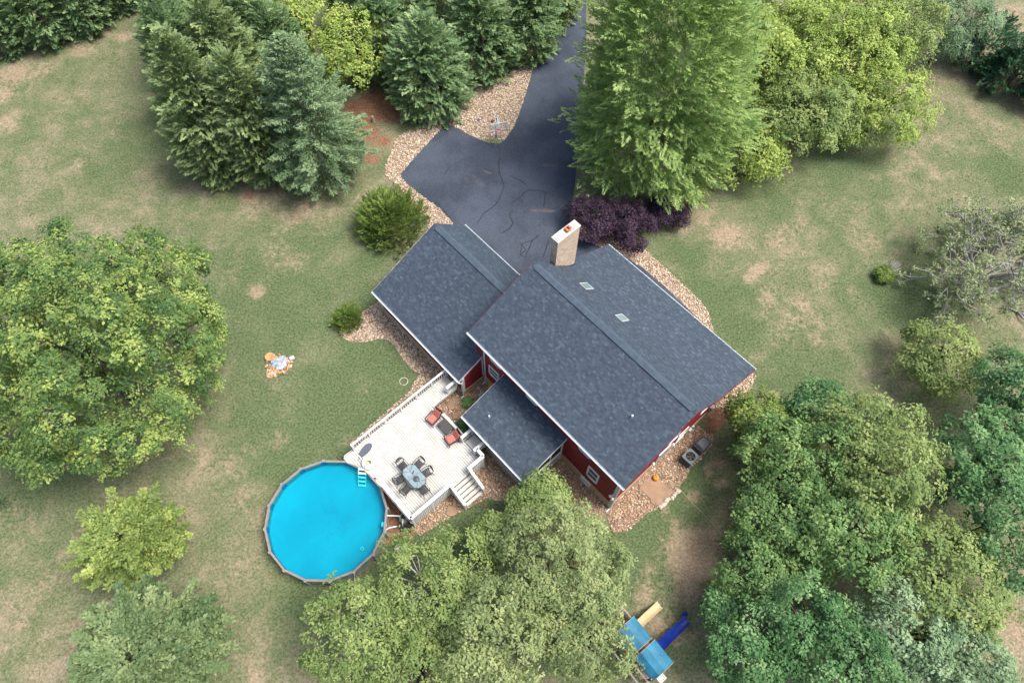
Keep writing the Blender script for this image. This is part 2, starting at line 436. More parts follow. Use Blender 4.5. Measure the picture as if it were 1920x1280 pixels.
def make_ground():
    ax = np.concatenate([[-1500, -700, -300, -150, -100, -75], np.arange(-55, 55.1, 0.5), [75, 100, 150, 300, 700, 1500]])
    ay = np.concatenate([[-1500, -700, -300, -120, -60], np.arange(-30, 80.1, 0.5), [100, 150, 300, 700, 1500]])
    X, Y = np.meshgrid(ax, ay)
    nx, ny = len(ax), len(ay)
    V = np.c_[X.ravel(), Y.ravel(), np.zeros(nx * ny)]
    idx = np.arange(nx * ny).reshape(ny, nx)
    F = np.c_[idx[:-1, :-1].ravel(), idx[:-1, 1:].ravel(), idx[1:, 1:].ravel(), idx[1:, :-1].ravel()]
    me = np_indexed('ground', V, F, 'lawn')
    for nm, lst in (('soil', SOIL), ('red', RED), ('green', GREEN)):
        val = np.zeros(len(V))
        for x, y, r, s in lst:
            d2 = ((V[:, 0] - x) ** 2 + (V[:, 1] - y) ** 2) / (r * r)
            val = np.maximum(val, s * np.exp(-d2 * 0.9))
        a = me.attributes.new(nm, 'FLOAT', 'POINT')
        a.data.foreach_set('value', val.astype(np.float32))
    return place('ground', me, kind='structure')

def np_indexed(name, V, F, mat):
    k = F.shape[1]
    me = bpy.data.meshes.new(name)
    me.vertices.add(len(V))
    me.vertices.foreach_set('co', V.astype(np.float32).ravel())
    me.loops.add(F.size)
    me.loops.foreach_set('vertex_index', F.astype(np.int32).ravel())
    me.polygons.add(len(F))
    me.polygons.foreach_set('loop_start', np.arange(0, F.size, k, dtype=np.int32))
    me.materials.append(MATS[mat])
    me.update(calc_edges=True)
    return me

ground = make_ground()

def sheet(name, poly, z, mat, parent=None, kind='structure'):
    me = bpy.data.meshes.new(name)
    me.from_pydata([(x, y, z) for x, y in poly], [], [tuple(range(len(poly)))])
    me.materials.append(MATS[mat])
    me.update()
    if me.polygons[0].normal.z < 0:
        me.flip_normals()
    return place(name, me, parent, kind=kind)

driveway = sheet('driveway', DRIVE, 0.024, 'asphalt')
for k, b in enumerate(BEDS):
    sheet('gravel_bed', b, 0.004 + 0.002 * k, 'gravel_base')

def strip(pts, w, z):
    """a flat ragged band along a line"""
    rng = random.Random(len(pts) * 7 + int(pts[0][0] * 10))
    P = []
    for (x0, y0), (x1, y1) in zip(pts[:-1], pts[1:]):
        n = max(2, int(math.hypot(x1 - x0, y1 - y0) / 0.35))
        for i in range(n):
            t = i / n
            P.append((x0 + (x1 - x0) * t + rng.uniform(-.05, .05), y0 + (y1 - y0) * t + rng.uniform(-.05, .05)))
    P.append(pts[-1])
    m = MB()
    L, R = [], []
    for i, p in enumerate(P):
        q0, q1 = P[max(i - 1, 0)], P[min(i + 1, len(P) - 1)]
        d = Vector((q1[0] - q0[0], q1[1] - q0[1])).normalized()
        ww = w * rng.uniform(0.5, 1.2) * (0.4 if i in (0, len(P) - 1) else 1)
        L.append((p[0] - d.y * ww, p[1] + d.x * ww, z))
        R.append((p[0] + d.y * ww, p[1] - d.x * ww, z))
    n = len(P)
    m.add(L + R, [(n + i, n + i + 1, i + 1, i) for i in range(n - 1)])
    return m

for pts in ([(-1.45, 42.11), (-1.28, 41.00), (-1.43, 39.85), (-1.13, 38.45), (-0.90, 37.63), (-1.17, 36.43), (-1.70, 35.56), (-2.52, 34.80), (-2.94, 33.85)], [(-0.36, 38.75), (0.39, 38.32), (1.04, 37.68)],
            [(2.68, 37.01), (1.91, 37.26), (1.05, 37.30), (0.41, 36.57), (-0.43, 35.91)], [(2.42, 37.06), (2.29, 35.55)], [(-0.13, 35.38), (-0.45, 34.74), (-0.10, 34.02), (-0.38, 33.40), (-1.00, 32.98)],
            [(-6.81, 35.96), (-6.08, 35.77), (-5.69, 35.09), (-5.02, 34.32)], [(-5.32, 39.58), (-5.84, 38.72)], [(0.47, 32.15), (0.88, 31.42), (0.36, 30.67)], [(1.91, 32.95), (1.41, 32.33), (0.85, 30.73), (0.48, 31.11), (0.59, 31.91), (1.49, 32.43)],
            [(2.73, 32.46), (2.11, 30.46)]):
    part('crack_seal', strip(pts, 0.055, 0.028), 'crack_seal', driveway)
for pts in ([(1.19, 35.26), (3.22, 35.26)], [(2.12, 39.89), (3.44, 39.86)], [(-2.68, 39.25), (-1.93, 38.93)]):
    part('repair_patch', strip(pts, 0.16, 0.027), 'patch_seal', driveway)

plain('concrete', (0.30, 0.20, 0.135), 0.9, 0.2, 1.2, bump=0.2)
patio = MB().prism(PATIO, 0.0, 0.06).mesh('patio_slab', 'concrete')
tag(place('patio_slab', patio), 'square tan concrete slab outside the gable door of the red house', 'patio slab')

def stones(name, polys, dens, size, mat, seed, exclude=()):
    rng = np.random.default_rng(seed)
    P = []
    for poly in polys:
        a = np.array(poly)
        lo, hi = a.min(0), a.max(0)
        n = int((hi[0] - lo[0]) * (hi[1] - lo[1]) * dens)
        p = lo + rng.random((n, 2)) * (hi - lo)
        k = inside(poly, p[:, 0], p[:, 1])
        for e in exclude:
            k &= ~inside(e, p[:, 0], p[:, 1])
        P.append(p[k])
    P = np.concatenate(P)
    n = len(P)
    base = np.array([(1, 0, 0), (0, 1, 0), (-1, 0, 0), (0, -1, 0), (0, 0, 1), (0, 0, -1.0)])
    tri = np.array([(0, 1, 4), (1, 2, 4), (2, 3, 4), (3, 0, 4), (1, 0, 5), (2, 1, 5), (3, 2, 5), (0, 3, 5)])
    V = np.repeat(base[None], n, 0) * (1 + 0.25 * rng.standard_normal((n, 6, 1)))
    s = size * (0.55 + 0.9 * rng.random(n) ** 2)
    V = V * np.c_[s, s * (0.6 + 0.4 * rng.random(n)), s * (0.45 + 0.35 * rng.random(n))][:, None, :]
    a = rng.random(n) * 2 * PI
    c, q = np.cos(a)[:, None], np.sin(a)[:, None]
    X = V[:, :, 0] * c - V[:, :, 1] * q
    Y = V[:, :, 0] * q + V[:, :, 1] * c
    V[:, :, 0], V[:, :, 1] = X + P[:, 0:1], Y + P[:, 1:2]
    V[:, :, 2] += (0.02 + 0.03 * rng.random(n))[:, None]
    F = (tri[None] + (np.arange(n) * 6)[:, None, None]).reshape(-1, 3)
    return place(name, np_indexed(name, V.reshape(-1, 3), F, mat), kind='stuff')

stones('gravel', [BED_A, BED_B, BED_G, BED_F], 130, 0.072, 'river_stone', 3, (DRIVE, HOLES))
stones('gravel', [BED_C, BED_D, BED_E], 130, 0.072, 'river_stone_brown', 4, (PATIO, HOLES))

def grass_tufts():
    rng = np.random.default_rng(11)
    n = 45000
    x = rng.uniform(-42, 42, n)
    y = rng.uniform(-4, 62, n)
    k = np.ones(n, bool)
    for p in [DRIVE, PATIO, HOLES, hpoly([(-8.1, -1.6), (1, -1.6), (1, 6.6), (-8.1, 6.6)]), hpoly([(-0.6, -10.5), (5.8, -10.5), (5.8, -1.4), (-0.6, -1.4)])] + BEDS:
        k &= ~inside(p, x, y)
    k &= np.hypot(x + 11.19, y - 10.37) > 3.9
    soil = np.zeros(n)
    for lst, w in ((SOIL, 1.0), (RED, 1.2)):
        for bx, by, r, s in lst:
            soil = np.maximum(soil, w * s * np.exp(-((x - bx) ** 2 + (y - by) ** 2) / (r * r)))
    k &= rng.random(n) > soil * 1.1
    x, y = x[k], y[k]
    n = len(x)
    nb = 4
    P = np.repeat(np.c_[x, y, np.zeros(n)], nb, 0)
    N = len(P)
    P[:, :2] += rng.normal(0, 0.05, (N, 2))
    a = rng.random(N) * 2 * PI
    sz = np.repeat(0.5 + 0.8 * rng.random(n) ** 2, nb)
    D = np.c_[np.cos(a), np.sin(a), 0.15 + 0.45 * rng.random(N)]
    S = np.c_[-np.sin(a), np.cos(a), np.zeros(N)]
    L = (0.05 + 0.08 * rng.random(N)) * sz
    V = np.stack([P + S * 0.03 * sz[:, None], P - S * 0.03 * sz[:, None], P + D * L[:, None]], 1).reshape(-1, 3)
    t = np.clip(np.repeat(rng.random(n), nb) * 0.7 + 0.3 * rng.random(N), 0, 1)
    place('grass', np_mesh('grass', V, 3, 'grass_blade', t), kind='stuff')

leaf_mat('grass_blade', (0.064, 0.110, 0.028), (0.118, 0.152, 0.054), (0.200, 0.205, 0.105), 0.2, 0.8)
grass_tufts()
# ------------------------------------------------------------------ the house
islands('shingle', [(0.0, (0.044, 0.062, 0.090)), (0.45, (0.055, 0.078, 0.110)), (0.80, (0.065, 0.092, 0.127)), (0.94, (0.080, 0.115, 0.148)), (1.0, (0.098, 0.140, 0.172))], 0.75, 40.0, spec=0.3)
plain('ridge_cap', (0.062, 0.090, 0.120), 0.75, 0.2, 3.0)
plain('roof_felt', (0.03, 0.035, 0.045), 0.9, 0.2)
plain('siding_red', (0.21, 0.020, 0.026), 0.6, 0.22, 2.0, spec=0.3)
plain('white_trim', (0.62, 0.64, 0.64), 0.5, 0.10, 3.0, spec=0.3)
plain('gutter_white', (0.66, 0.72, 0.76), 0.4, 0.08, 3.0, spec=0.4)
plain('foundation_tan', (0.46, 0.34, 0.23), 0.9, 0.2, 3.0, bump=0.4)
plain('brick_cream', (0.56, 0.44, 0.33), 0.85, 0.2, 2.0)
plain('mortar_cap', (0.68, 0.61, 0.50), 0.9, 0.15, 3.0, bump=0.3)
plain('slab_grey', (0.36, 0.38, 0.40), 0.8, 0.15, 5.0, bump=0.2)
plain('terracotta', (0.42, 0.16, 0.075), 0.8, 0.2, 5.0)
plain('dark_hole', (0.02, 0.018, 0.016), 0.9, 0.2)
plain('glass_dark', (0.045, 0.065, 0.075), 0.08, 0.2, 1.0, spec=0.6, bump=0)
plain('glass_sky', (0.18, 0.27, 0.29), 0.08, 0.1, 1.0, spec=0.6, bump=0)
plain('pvc_white', (0.72, 0.73, 0.72), 0.4, 0.1, 4.0)
plain('grey_metal', (0.32, 0.34, 0.36), 0.5, 0.15, 4.0, spec=0.4)
plain('grey_metal_light', (0.42, 0.44, 0.45), 0.5, 0.1, 4.0)
plain('door_grey', (0.33, 0.33, 0.32), 0.5, 0.1, 4.0)
plain('screen_dark', (0.018, 0.018, 0.018), 0.8, 0.2)

house = thing('house', 'red clapboard house with blue grey shingle roofs, attached garage and cream brick chimney', 'house', (HX, HY, 0), HT)

def shingles(u0, u1, o, s, length, seed, parent, lift=0.0, course=0.125):
    """laminated shingle tabs on the slope that starts at o=(v,z) on the eave and climbs along s=(dv,dz)"""
    rng = np.random.default_rng(seed)
    s = np.array(s) / math.hypot(*s)
    nrm = np.array([-s[1], s[0]])
    if nrm[1] < 0:
        nrm = -nrm
    V, F = [], []
    nc = int(length / course)
    c = length / nc
    for k in range(nc):
        u = u0 - rng.random() * 0.25
        while u < u1:
            w = rng.choice([0.15, 0.19, 0.24]) * rng.uniform(0.85, 1.15)
            a, b = max(u, u0) + 0.004, min(u + w, u1) - 0.004
            u += w
            if b - a < 0.03:
                continue
            th = 0.018 + 0.014 * rng.random()
            d0, d1 = k * c - 0.012 * rng.random(), (k + 1) * c + 0.01
            q = []
            for dd, hh in ((d0, 0.0), (d0, th), (d1, 0.004)):
                p = (o[0] + s[0] * dd + nrm[0] * (hh + lift), o[1] + s[1] * dd + nrm[1] * (hh + lift))
                q.append(p)
            n = len(V)
            for uu in (a, b):
                for p in q:
                    V.append((uu, p[0], p[1]))
            F += [(n, n + 3, n + 4, n + 1), (n + 1, n + 4, n + 5, n + 2)]
            F += [(n, n + 1, n + 2, n + 2), (n + 3, n + 5, n + 4, n + 4)]
    me = bpy.data.meshes.new('shingles')
    me.from_pydata(V, [], [f if f[2] != f[3] else f[:3] for f in F])
    me.materials.append(MATS['shingle'])
    me.update()
    o_ = place('shingles', me, parent, kind='stuff')
    return o_

def roof_slope(u0, u1, a, b, seed, thick=0.16, rake='white_trim'):
    """one slope from the eave a=(v,z) to the top b=(v,z)"""
    m = MB()
    vs = []
    for u in (u0, u1):
        vs += [(u, a[0], a[1] - 0.01), (u, b[0], b[1] - 0.01), (u, b[0], b[1] - thick), (u, a[0], a[1] - thick)]
    m.add(vs, [(0, 1, 2, 3), (7, 6, 5, 4), (0, 4, 5, 1), (1, 5, 6, 2), (2, 6, 7, 3), (3, 7, 4, 0)])
    r = part('roof', m, 'roof_felt', house)
    s = (b[0] - a[0], b[1] - a[1])
    shingles(u0, u1, a, s, math.hypot(*s), seed, r)
    for u, sg in ((u0, -1), (u1, 1)):                       # white board along each gable edge
        k = MB()
        x0, x1 = (u - 0.025, u + 0.012) if sg < 0 else (u - 0.012, u + 0.025)
        k.add([(x, v, z + dz) for x in (x0, x1) for v, z in (a, b) for dz in (-0.17, -0.016)],
              [(0, 1, 3, 2), (4, 6, 7, 5), (0, 4, 5, 1), (2, 3, 7, 6), (1, 5, 7, 3), (0, 2, 6, 4)])
        part('rake_board', k, rake, r)
    return r

def gutter(u0, u1, v, z, out, parent):
    m = MB()
    a, b = (v - 0.13, v) if out < 0 else (v, v + 0.10)
    m.box(u0, u1, a, b, z - 0.16, z - 0.14)
    m.box(u0, u1, a, a + 0.018, z - 0.14, z - 0.03)
    m.box(u0, u1, b - 0.018, b, z - 0.14, z - 0.03)
    for u in (u0, u1 - 0.018):
        m.box(u, u + 0.018, a + 0.018, b - 0.018, z - 0.14, z - 0.032)
    g = part('gutter', m, 'gutter_white', parent)
    n = max(2, int((u1 - u0) / 0.7))
    h = MB()
    for i in range(n):
        u = u0 + (i + 0.5) * (u1 - u0) / n
        h.box(u, u + 0.03, a + 0.01, b - 0.005, z - 0.034, z - 0.024)
    part('hangers', h, 'gutter_white', g, kind='stuff')
    return g

EAVE, RIDGE, BEND, FRONT = (0.0, 5.98), (5.42, 8.345), (8.49, 5.27), (13.2, 2.82)
GEAVE, GRIDGE, GFRONT = (-1.78, 2.70), (4.06, 5.24), (6.65, 2.75)
PEAVE, PTOP = (-3.25, 3.0), (0.28, 4.05)
L = 13.46
rs = roof_slope(0, L, EAVE, RIDGE, 1, rake='siding_red')
rf = roof_slope(0, L, BEND, RIDGE, 2, rake='siding_red')
rl = roof_slope(0, L, FRONT, BEND, 3, rake='siding_red')
gs = roof_slope(-8.35, 0.93, GEAVE, GRIDGE, 4)
gf = roof_slope(-8.35, 0.29, GFRONT, GRIDGE, 5)
pr = roof_slope(3.02, 8.77, PEAVE, PTOP, 6)
gutter(-0.02, L + 0.02, EAVE[0] - 0.01, EAVE[1] + 0.01, -1, rs)
gutter(-0.02, L + 0.02, FRONT[0] + 0.01, FRONT[1] + 0.01, 1, rl)
gutter(-8.37, 0.95, GEAVE[0] - 0.01, GEAVE[1] + 0.01, -1, gs)
gutter(-8.37, 0.2, GFRONT[0] + 0.01, GFRONT[1] + 0.01, 1, gf)
gutter(3.0, 8.79, PEAVE[0] - 0.01, PEAVE[1] + 0.01, -1, pr)

def ridge_vent(u0, u1, ridge, s0, s1, parent):
    """capped vent strip along the ridge: s0, s1 are the slopes dz/dv on either side"""
    w = 0.28
    n = int((u1 - u0) / 0.28)
    m = MB()
    for i in range(n):
        a, b = u0 + i * (u1 - u0) / n, u0 + (i + 1) * (u1 - u0) / n - 0.006
        vs = []
        for u, h in ((a, 0.115), (b, 0.100)):
            vs += [(u, ridge[0] - w, ridge[1] - w * s0 + 0.012), (u, ridge[0] - w, ridge[1] - w * s0 + h),
                   (u, ridge[0], ridge[1] + h), (u, ridge[0] + w, ridge[1] - w * s1 + h), (u, ridge[0] + w, ridge[1] - w * s1 + 0.012)]
        m.add(vs, [(0, 1, 6, 5), (1, 2, 7, 6), (2, 3, 8, 7), (3, 4, 9, 8), (4, 3, 2, 1, 0), (5, 6, 7, 8, 9)])
    part('ridge_vent', m, 'ridge_cap', parent)

ridge_vent(0.35, L - 0.35, RIDGE, 0.436, 1.0, rs)
ridge_vent(-8.0, 0.25, GRIDGE, 0.435, 0.96, gs)

def zroof(v):
    if v < RIDGE[0]:
        return EAVE[1] + (v - EAVE[0]) * 0.4363
    if v < BEND[0]:
        return RIDGE[1] - (v - RIDGE[0]) * 1.0016
    return BEND[1] - (v - BEND[0]) * 0.520

def zgar(v):
    return GEAVE[1] + (v - GEAVE[0]) * 0.435 if v < GRIDGE[0] else GRIDGE[1] - (v - GRIDGE[0]) * 0.961

LAP = 0.16
def wall_u(u0, u1, v, z0, z1, out):
    """clapboard wall in the plane v, facing out along v"""
    m = MB()
    m.box(u0, u1, min(v, v - out * 0.12), max(v, v - out * 0.12), z0, z1)
    z = z0
    while z < z1 - 0.05:
        t = min(z + LAP, z1)
        m.add([(u0, v, z), (u1, v, z), (u1, v + out * 0.026, z), (u0, v + out * 0.026, z), (u0, v + out * 0.004, t), (u1, v + out * 0.004, t)],
              [(0, 3, 2, 1), (3, 4, 5, 2), (0, 4, 3), (1, 2, 5)] if out < 0 else [(0, 1, 2, 3), (3, 2, 5, 4), (0, 3, 4), (1, 5, 2)])
        z = t
    return part('wall', m, 'siding_red', house)

def wall_v(u, v0, v1, z0, top, out):
    """clapboard gable wall in the plane u under the roof line top(v)"""
    m = MB()
    vs = np.linspace(v0, v1, 41)
    poly = [(v0, z0)] + [(v, top(v)) for v in vs] + [(v1, z0)]
    n = len(poly)
    ub = u - out * 0.12
    m.add([(u, v, z) for v, z in poly] + [(ub, v, z) for v, z in poly], [tuple(range(n)), tuple(range(2 * n - 1, n - 1, -1))])
    z = z0
    zs = np.array([top(v) for v in vs])
    while z < zs.max() - 0.1:
        t = z + LAP
        ok = vs[zs >= t]
        if len(ok) > 1:
            a, b = ok.min(), ok.max()
            m.add([(u, a, z), (u, b, z), (u + out * 0.026, b, z), (u + out * 0.026, a, z), (u + out * 0.004, a, t), (u + out * 0.004, b, t)],
                  [(0, 1, 2, 3), (3, 2, 5, 4), (0, 3, 4), (1, 5, 2)])
        z = t
    return part('wall', m, 'siding_red', house)

W0, W1, WU0, WU1 = 0.30, 12.95, 0.30, 13.04
FZ = 0.90
w_sw = wall_u(WU0, WU1, W0, FZ, 5.92, -1)
w_ne = wall_u(WU0, WU1, W1, FZ, 2.85, 1)
w_se = wall_v(WU1, W0 - 0.001, W1, FZ, lambda v: zroof(v) - 0.17, 1)
w_nw = wall_v(WU0, W0, W1, FZ, lambda v: zroof(v) - 0.17, -1)
g_sw = wall_u(-8.05, 0.90, -1.50, 0.62, zgar(-1.5) - 0.17, -1)
g_ne = wall_u(-8.05, 0.28, 6.35, 0.62, zgar(6.35) - 0.17, 1)
g_nw = wall_v(-8.05, -1.50, 6.35, 0.62, lambda v: zgar(v) - 0.17, -1)
g_se = wall_v(0.90, -1.50, 0.28, 0.62, lambda v: zgar(v) - 0.17, 1)

fm = MB()
fm.box(WU0 - 0.05, WU1 + 0.06, W0 - 0.06, W1 + 0.05, -0.3, FZ + 0.003)
part('foundation', fm, 'foundation_tan', house)
fm = MB()
fm.box(-8.12, 0.97, -1.57, 6.42, -0.3, 0.615)
part('foundation', fm, 'foundation_tan', house)

def trim_post(u, v, su, sv, z0, z1):
    """L shaped white corner board"""
    m = MB()
    m.box(min(u, u - su * 0.16), max(u, u - su * 0.16), min(v, v + sv * 0.035), max(v, v + sv * 0.035), z0, z1)
    m.box(min(u, u + su * 0.035), max(u, u + su * 0.035), min(v - sv * 0.16, v + sv * 0.035), max(v - sv * 0.16, v + sv * 0.035), z0, z1)
    part('corner_board', m, 'white_trim', house)

trim_post(WU1 + 0.03, W0 - 0.03, 1, -1, 0.0, 5.85)
trim_post(0.93, -1.53, 1, -1, 0.0, 2.66)
trim_post(-8.08, -1.53, -1, -1, 0.1, 2.66)
m = MB()
m.box(0.93, 1.0, 0.18, 0.26, FZ, 3.3)
part('corner_board', m, 'white_trim', house)
m = MB()
m.tube([(1.22, -0.06, 5.84), (1.22, -0.04, 5.7), (1.22, 0.2, 5.4), (1.22, 0.21, 0.25), (1.22, -0.1, 0.12)], 0.055, 6)
part('downspout', m, 'white_trim', house)
m = MB()
m.tube([(0.98, -1.84, 2.56), (0.98, -1.82, 2.45), (1.01, -1.62, 2.2), (1.01, -1.61, 0.22), (1.05, -1.85, 0.1)], 0.05, 6)
part('downspout', m, 'white_trim', house)
m = MB()
m.tube([(13.16, -0.06, 5.84), (13.16, -0.04, 5.7), (13.14, 0.2, 5.4), (13.14, 0.21, 0.25), (13.14, -0.1, 0.12)], 0.055, 6)
part('downspout', m, 'white_trim', house)

def window_u(u0, u1, z0, z1, v, out, dark='glass_dark'):
    """white framed sash window on a wall in the plane v"""
    def b(m, a, c, d0, d1, e, f):
        y0, y1 = v + out * d0, v + out * d1
        return m.box(a, c, min(y0, y1), max(y0, y1), e, f)
    w = part('window', b(MB(), u0, u1, 0.0, 0.030, z0, z1), 'dark_hole', house)
    m = MB()
    t = 0.12
    b(m, u0 - t, u0, 0.0, 0.075, z0 - t, z1 + t)
    b(m, u1, u1 + t, 0.0, 0.075, z0 - t, z1 + t)
    b(m, u0, u1, 0.0, 0.07, z1, z1 + t)
    b(m, u0, u1, 0.0, 0.10, z0 - t, z0)
    zm = (z0 + z1) / 2
    b(m, u0, u1, 0.04, 0.065, zm - 0.035, zm + 0.035)
    part('frame', m, 'white_trim', w)
    for e, f in ((z0, zm - 0.035), (zm + 0.035, z1)):
        part('pane', b(MB(), u0, u1, 0.030, 0.040, e + 0.002, f - 0.002), dark, w)

def window_v(v0, v1, z0, z1, u, out):
    def b(m, a, c, d0, d1, e, f):
        x0, x1 = u + out * d0, u + out * d1
        return m.box(min(x0, x1), max(x0, x1), a, c, e, f)
    w = part('window', b(MB(), v0, v1, 0.0, 0.030, z0, z1), 'dark_hole', house)
    m = MB()
    t = 0.09
    b(m, v0 - t, v0, 0.0, 0.055, z0 - t, z1 + t)
    b(m, v1, v1 + t, 0.0, 0.055, z0 - t, z1 + t)
    b(m, v0, v1, 0.0, 0.05, z1, z1 + t)
    b(m, v0, v1, 0.0, 0.075, z0 - t, z0)
    zm = (z0 + z1) / 2
    b(m, v0, v1, 0.04, 0.065, zm - 0.035, zm + 0.035)
    part('frame', m, 'white_trim', w)
    for e, f in ((z0, zm - 0.035), (zm + 0.035, z1)):
        part('pane', b(MB(), v0, v1, 0.030, 0.040, e + 0.002, f - 0.002), 'glass_sky', w)

window_u(10.88, 11.56, 1.92, 3.26, W0 - 0.026, -1)
window_u(1.72, 2.48, 2.35, 3.24, W0 - 0.026, -1)
for a in (1.78, 5.14, 9.74):
    window_u(a + 0.1, a + 0.86, 4.62, 5.45, W0 - 0.026, -1)
window_u(10.6, 11.2, 0.3, 0.68, W0 - 0.06, -1)
for a, b, c, d in ((2.1, 2.9, 3.1, 4.6), (5.0, 5.8, 3.1, 4.6), (8.0, 8.75, 3.1, 4.5), (6.3, 7.1, 0.85, 2.2)):
    window_v(a, b, c, d, WU1 + 0.026, 1)
m = MB().box(WU1 + 0.026, WU1 + 0.07, 4.5, 5.35, 0.06, 2.05)
dr = part('door', m, 'door_grey', house)
m = MB()
m.box(WU1 + 0.026, WU1 + 0.10, 4.36, 4.5, 0.06, 2.19).box(WU1 + 0.026, WU1 + 0.10, 5.35, 5.49, 0.06, 2.19).box(WU1 + 0.026, WU1 + 0.10, 4.5, 5.35, 2.05, 2.19)
part('frame', m, 'white_trim', dr)

def bracket_light(u, v, z, name='wall_lamp', s=0.11):
    m = MB()
    m.lathe([(0.0, z - s), (s * 0.7, z - s), (s, z), (s * 0.55, z + s), (0.0, z + s * 1.1)], 10, (u, v))
    part(name, m, 'pvc_white', house)

bracket_light(WU1 + 0.16, 3.75, 2.0)
bracket_light(WU1 + 0.16, 5.6, 2.1)
m = MB()
m.box(WU1 + 0.03, WU1 + 0.22, 9.55, 9.85, 1.1, 1.6)
m.tube([(WU1 + 0.09, 9.7, 0.1), (WU1 + 0.09, 9.7, 1.1)], 0.035, 6)
m.lathe([(0.0, 1.68), (0.1, 1.66), (0.1, 1.58), (0, 1.57)], 10, (WU1 + 0.18, 9.7))
part('electric_meter', m, 'grey_metal', house)
m = MB()
m.box(WU1 + 0.03, WU1 + 0.2, 7.6, 7.85, 0.6, 0.9)
m.box(WU1 + 0.03, WU1 + 0.16, 7.95, 8.1, 0.7, 0.95)
part('utility_box', m, 'grey_metal_light', house)
m = MB()
m.box(12.9, 13.06, 0.17, 0.27, 2.72, 2.84)
m.lathe([(0.0, 2.62), (0.10, 2.60), (0.05, 2.75), (0.0, 2.77)], 8, (12.86, 0.08))
m.lathe([(0.0, 2.62), (0.10, 2.60), (0.05, 2.75), (0.0, 2.77)], 8, (13.06, 0.05))
part('floodlight', m, 'pvc_white', house)
m = MB()
m.tube([(11.0, 2.9, zroof(2.9) - 0.1), (11.0, 2.9, zroof(2.9) + 0.30)], 0.055, 10)
part('vent_pipe', m, 'pvc_white', house)
zp = lambda v: PEAVE[1] + (v - PEAVE[0]) * 0.2975
m = MB()
m.tube([(4.35, -2.15, zp(-2.15) - 0.1), (4.35, -2.15, zp(-2.15) + 0.28)], 0.05, 10)
part('vent_pipe', m, 'pvc_white', house)

# chimney: courses of cream brick, cap slab, two grey covers and one clay flue
CU0, CU1, CV0, CV1, CZ = -0.14, 0.40, 7.15, 9.08, 9.12
chim = part('chimney', MB().box(CU0 + 0.012, CU1 - 0.012, CV0 + 0.012, CV1 - 0.012, 0.0, CZ), 'mortar_cap', house)
islands('cream_brick', [(0.0, (0.54, 0.41, 0.30)), (0.3, (0.63, 0.50, 0.38)), (0.6, (0.70, 0.59, 0.47)), (0.85, (0.64, 0.47, 0.36)), (1.0, (0.74, 0.66, 0.55))], 0.85, 14.0)
rb = random.Random(5)
m = MB()
z = 3.6
row = 0
while z < CZ - 0.02:
    for side in range(4):
        a0, a1 = (CV0, CV1) if side < 2 else (CU0, CU1)
        x = a0 - (0.11 if row % 2 else 0)
        while x < a1:
            p, q = max(x, a0) + 0.005, min(x + 0.22, a1) - 0.005
            x += 0.22
            if q - p < 0.03:
                continue
            d = rb.uniform(0.0, 0.008)
            if side == 0:
                m.box(CU0 - d, CU0 + 0.012, p, q, z, z + 0.065)
            elif side == 1:
                m.box(CU1 - 0.012, CU1 + d, p, q, z, z + 0.065)
            elif side == 2:
                m.box(p, q, CV0 - d, CV0 + 0.012, z, z + 0.065)
            else:
                m.box(p, q, CV1 - 0.012, CV1 + d, z, z + 0.065)
    z += 0.076
    row += 1
part('brickwork', m, 'cream_brick', chim, kind='stuff')
m = MB().box(CU0 - 0.03, CU1 + 0.03, CV0 - 0.03, CV1 + 0.03, CZ, CZ + 0.08)
part('cap', m, 'mortar_cap', chim)
for a in (CV0 + 0.04, CV1 - 0.54):
    part('cover_slab', MB().box(CU0 + 0.03, CU1 - 0.05, a, a + 0.5, CZ + 0.08, CZ + 0.13), 'slab_grey', chim)
m = MB()
fu, fv = 0.13, 8.22
for a, b, c, d in ((-0.17, -0.11, -0.17, 0.17), (0.11, 0.17, -0.17, 0.17), (-0.11, 0.11, -0.17, -0.11), (-0.11, 0.11, 0.11, 0.17)):
    m.box(fu + a, fu + b, fv + c, fv + d, CZ + 0.08, CZ + 0.30)
part('flue', m, 'terracotta', chim)
m = MB()
m.add([(CU1, CV0 - 0.06, zroof(CV0 - 0.06) + 0.03), (CU1 + 0.12, CV0 - 0.06, zroof(CV0 - 0.06) + 0.03), (CU1 + 0.12, BEND[0], BEND[1] + 0.03), (CU1, BEND[0], BEND[1] + 0.03),
       (CU1 + 0.12, CV1 + 0.1, zroof(CV1 + 0.1) + 0.03), (CU1, CV1 + 0.1, zroof(CV1 + 0.1) + 0.03)], [(0, 1, 2, 3), (3, 2, 4, 5)])
part('flashing', m, 'roof_felt', chim)

for u in (2.55, 5.74):                                       # skylights straddling the change of slope
    s = part('skylight', MB().add([(u + a, v, zroof(v) + d) for v in (7.52, 8.38) for a in (-0.33, 0.33) for d in (-0.05, 0.08)],
                                  [(0, 1, 3, 2), (4, 6, 7, 5), (0, 4, 5, 1), (2, 3, 7, 6), (1, 5, 7, 3), (0, 2, 6, 4)]), 'grey_metal_light', house)
    k = MB().add([(u + a, v, zroof(v) + 0.084) for v in (7.60, 8.30) for a in (-0.25, 0.25)], [(0, 1, 3, 2)])
    k.add([(u + a, v, zroof(v) + 0.092) for v in (7.60, 8.30) for a in (-0.25, 0.25)], [(0, 1, 3, 2)])
    part('pane', k, 'glass_sky', s)

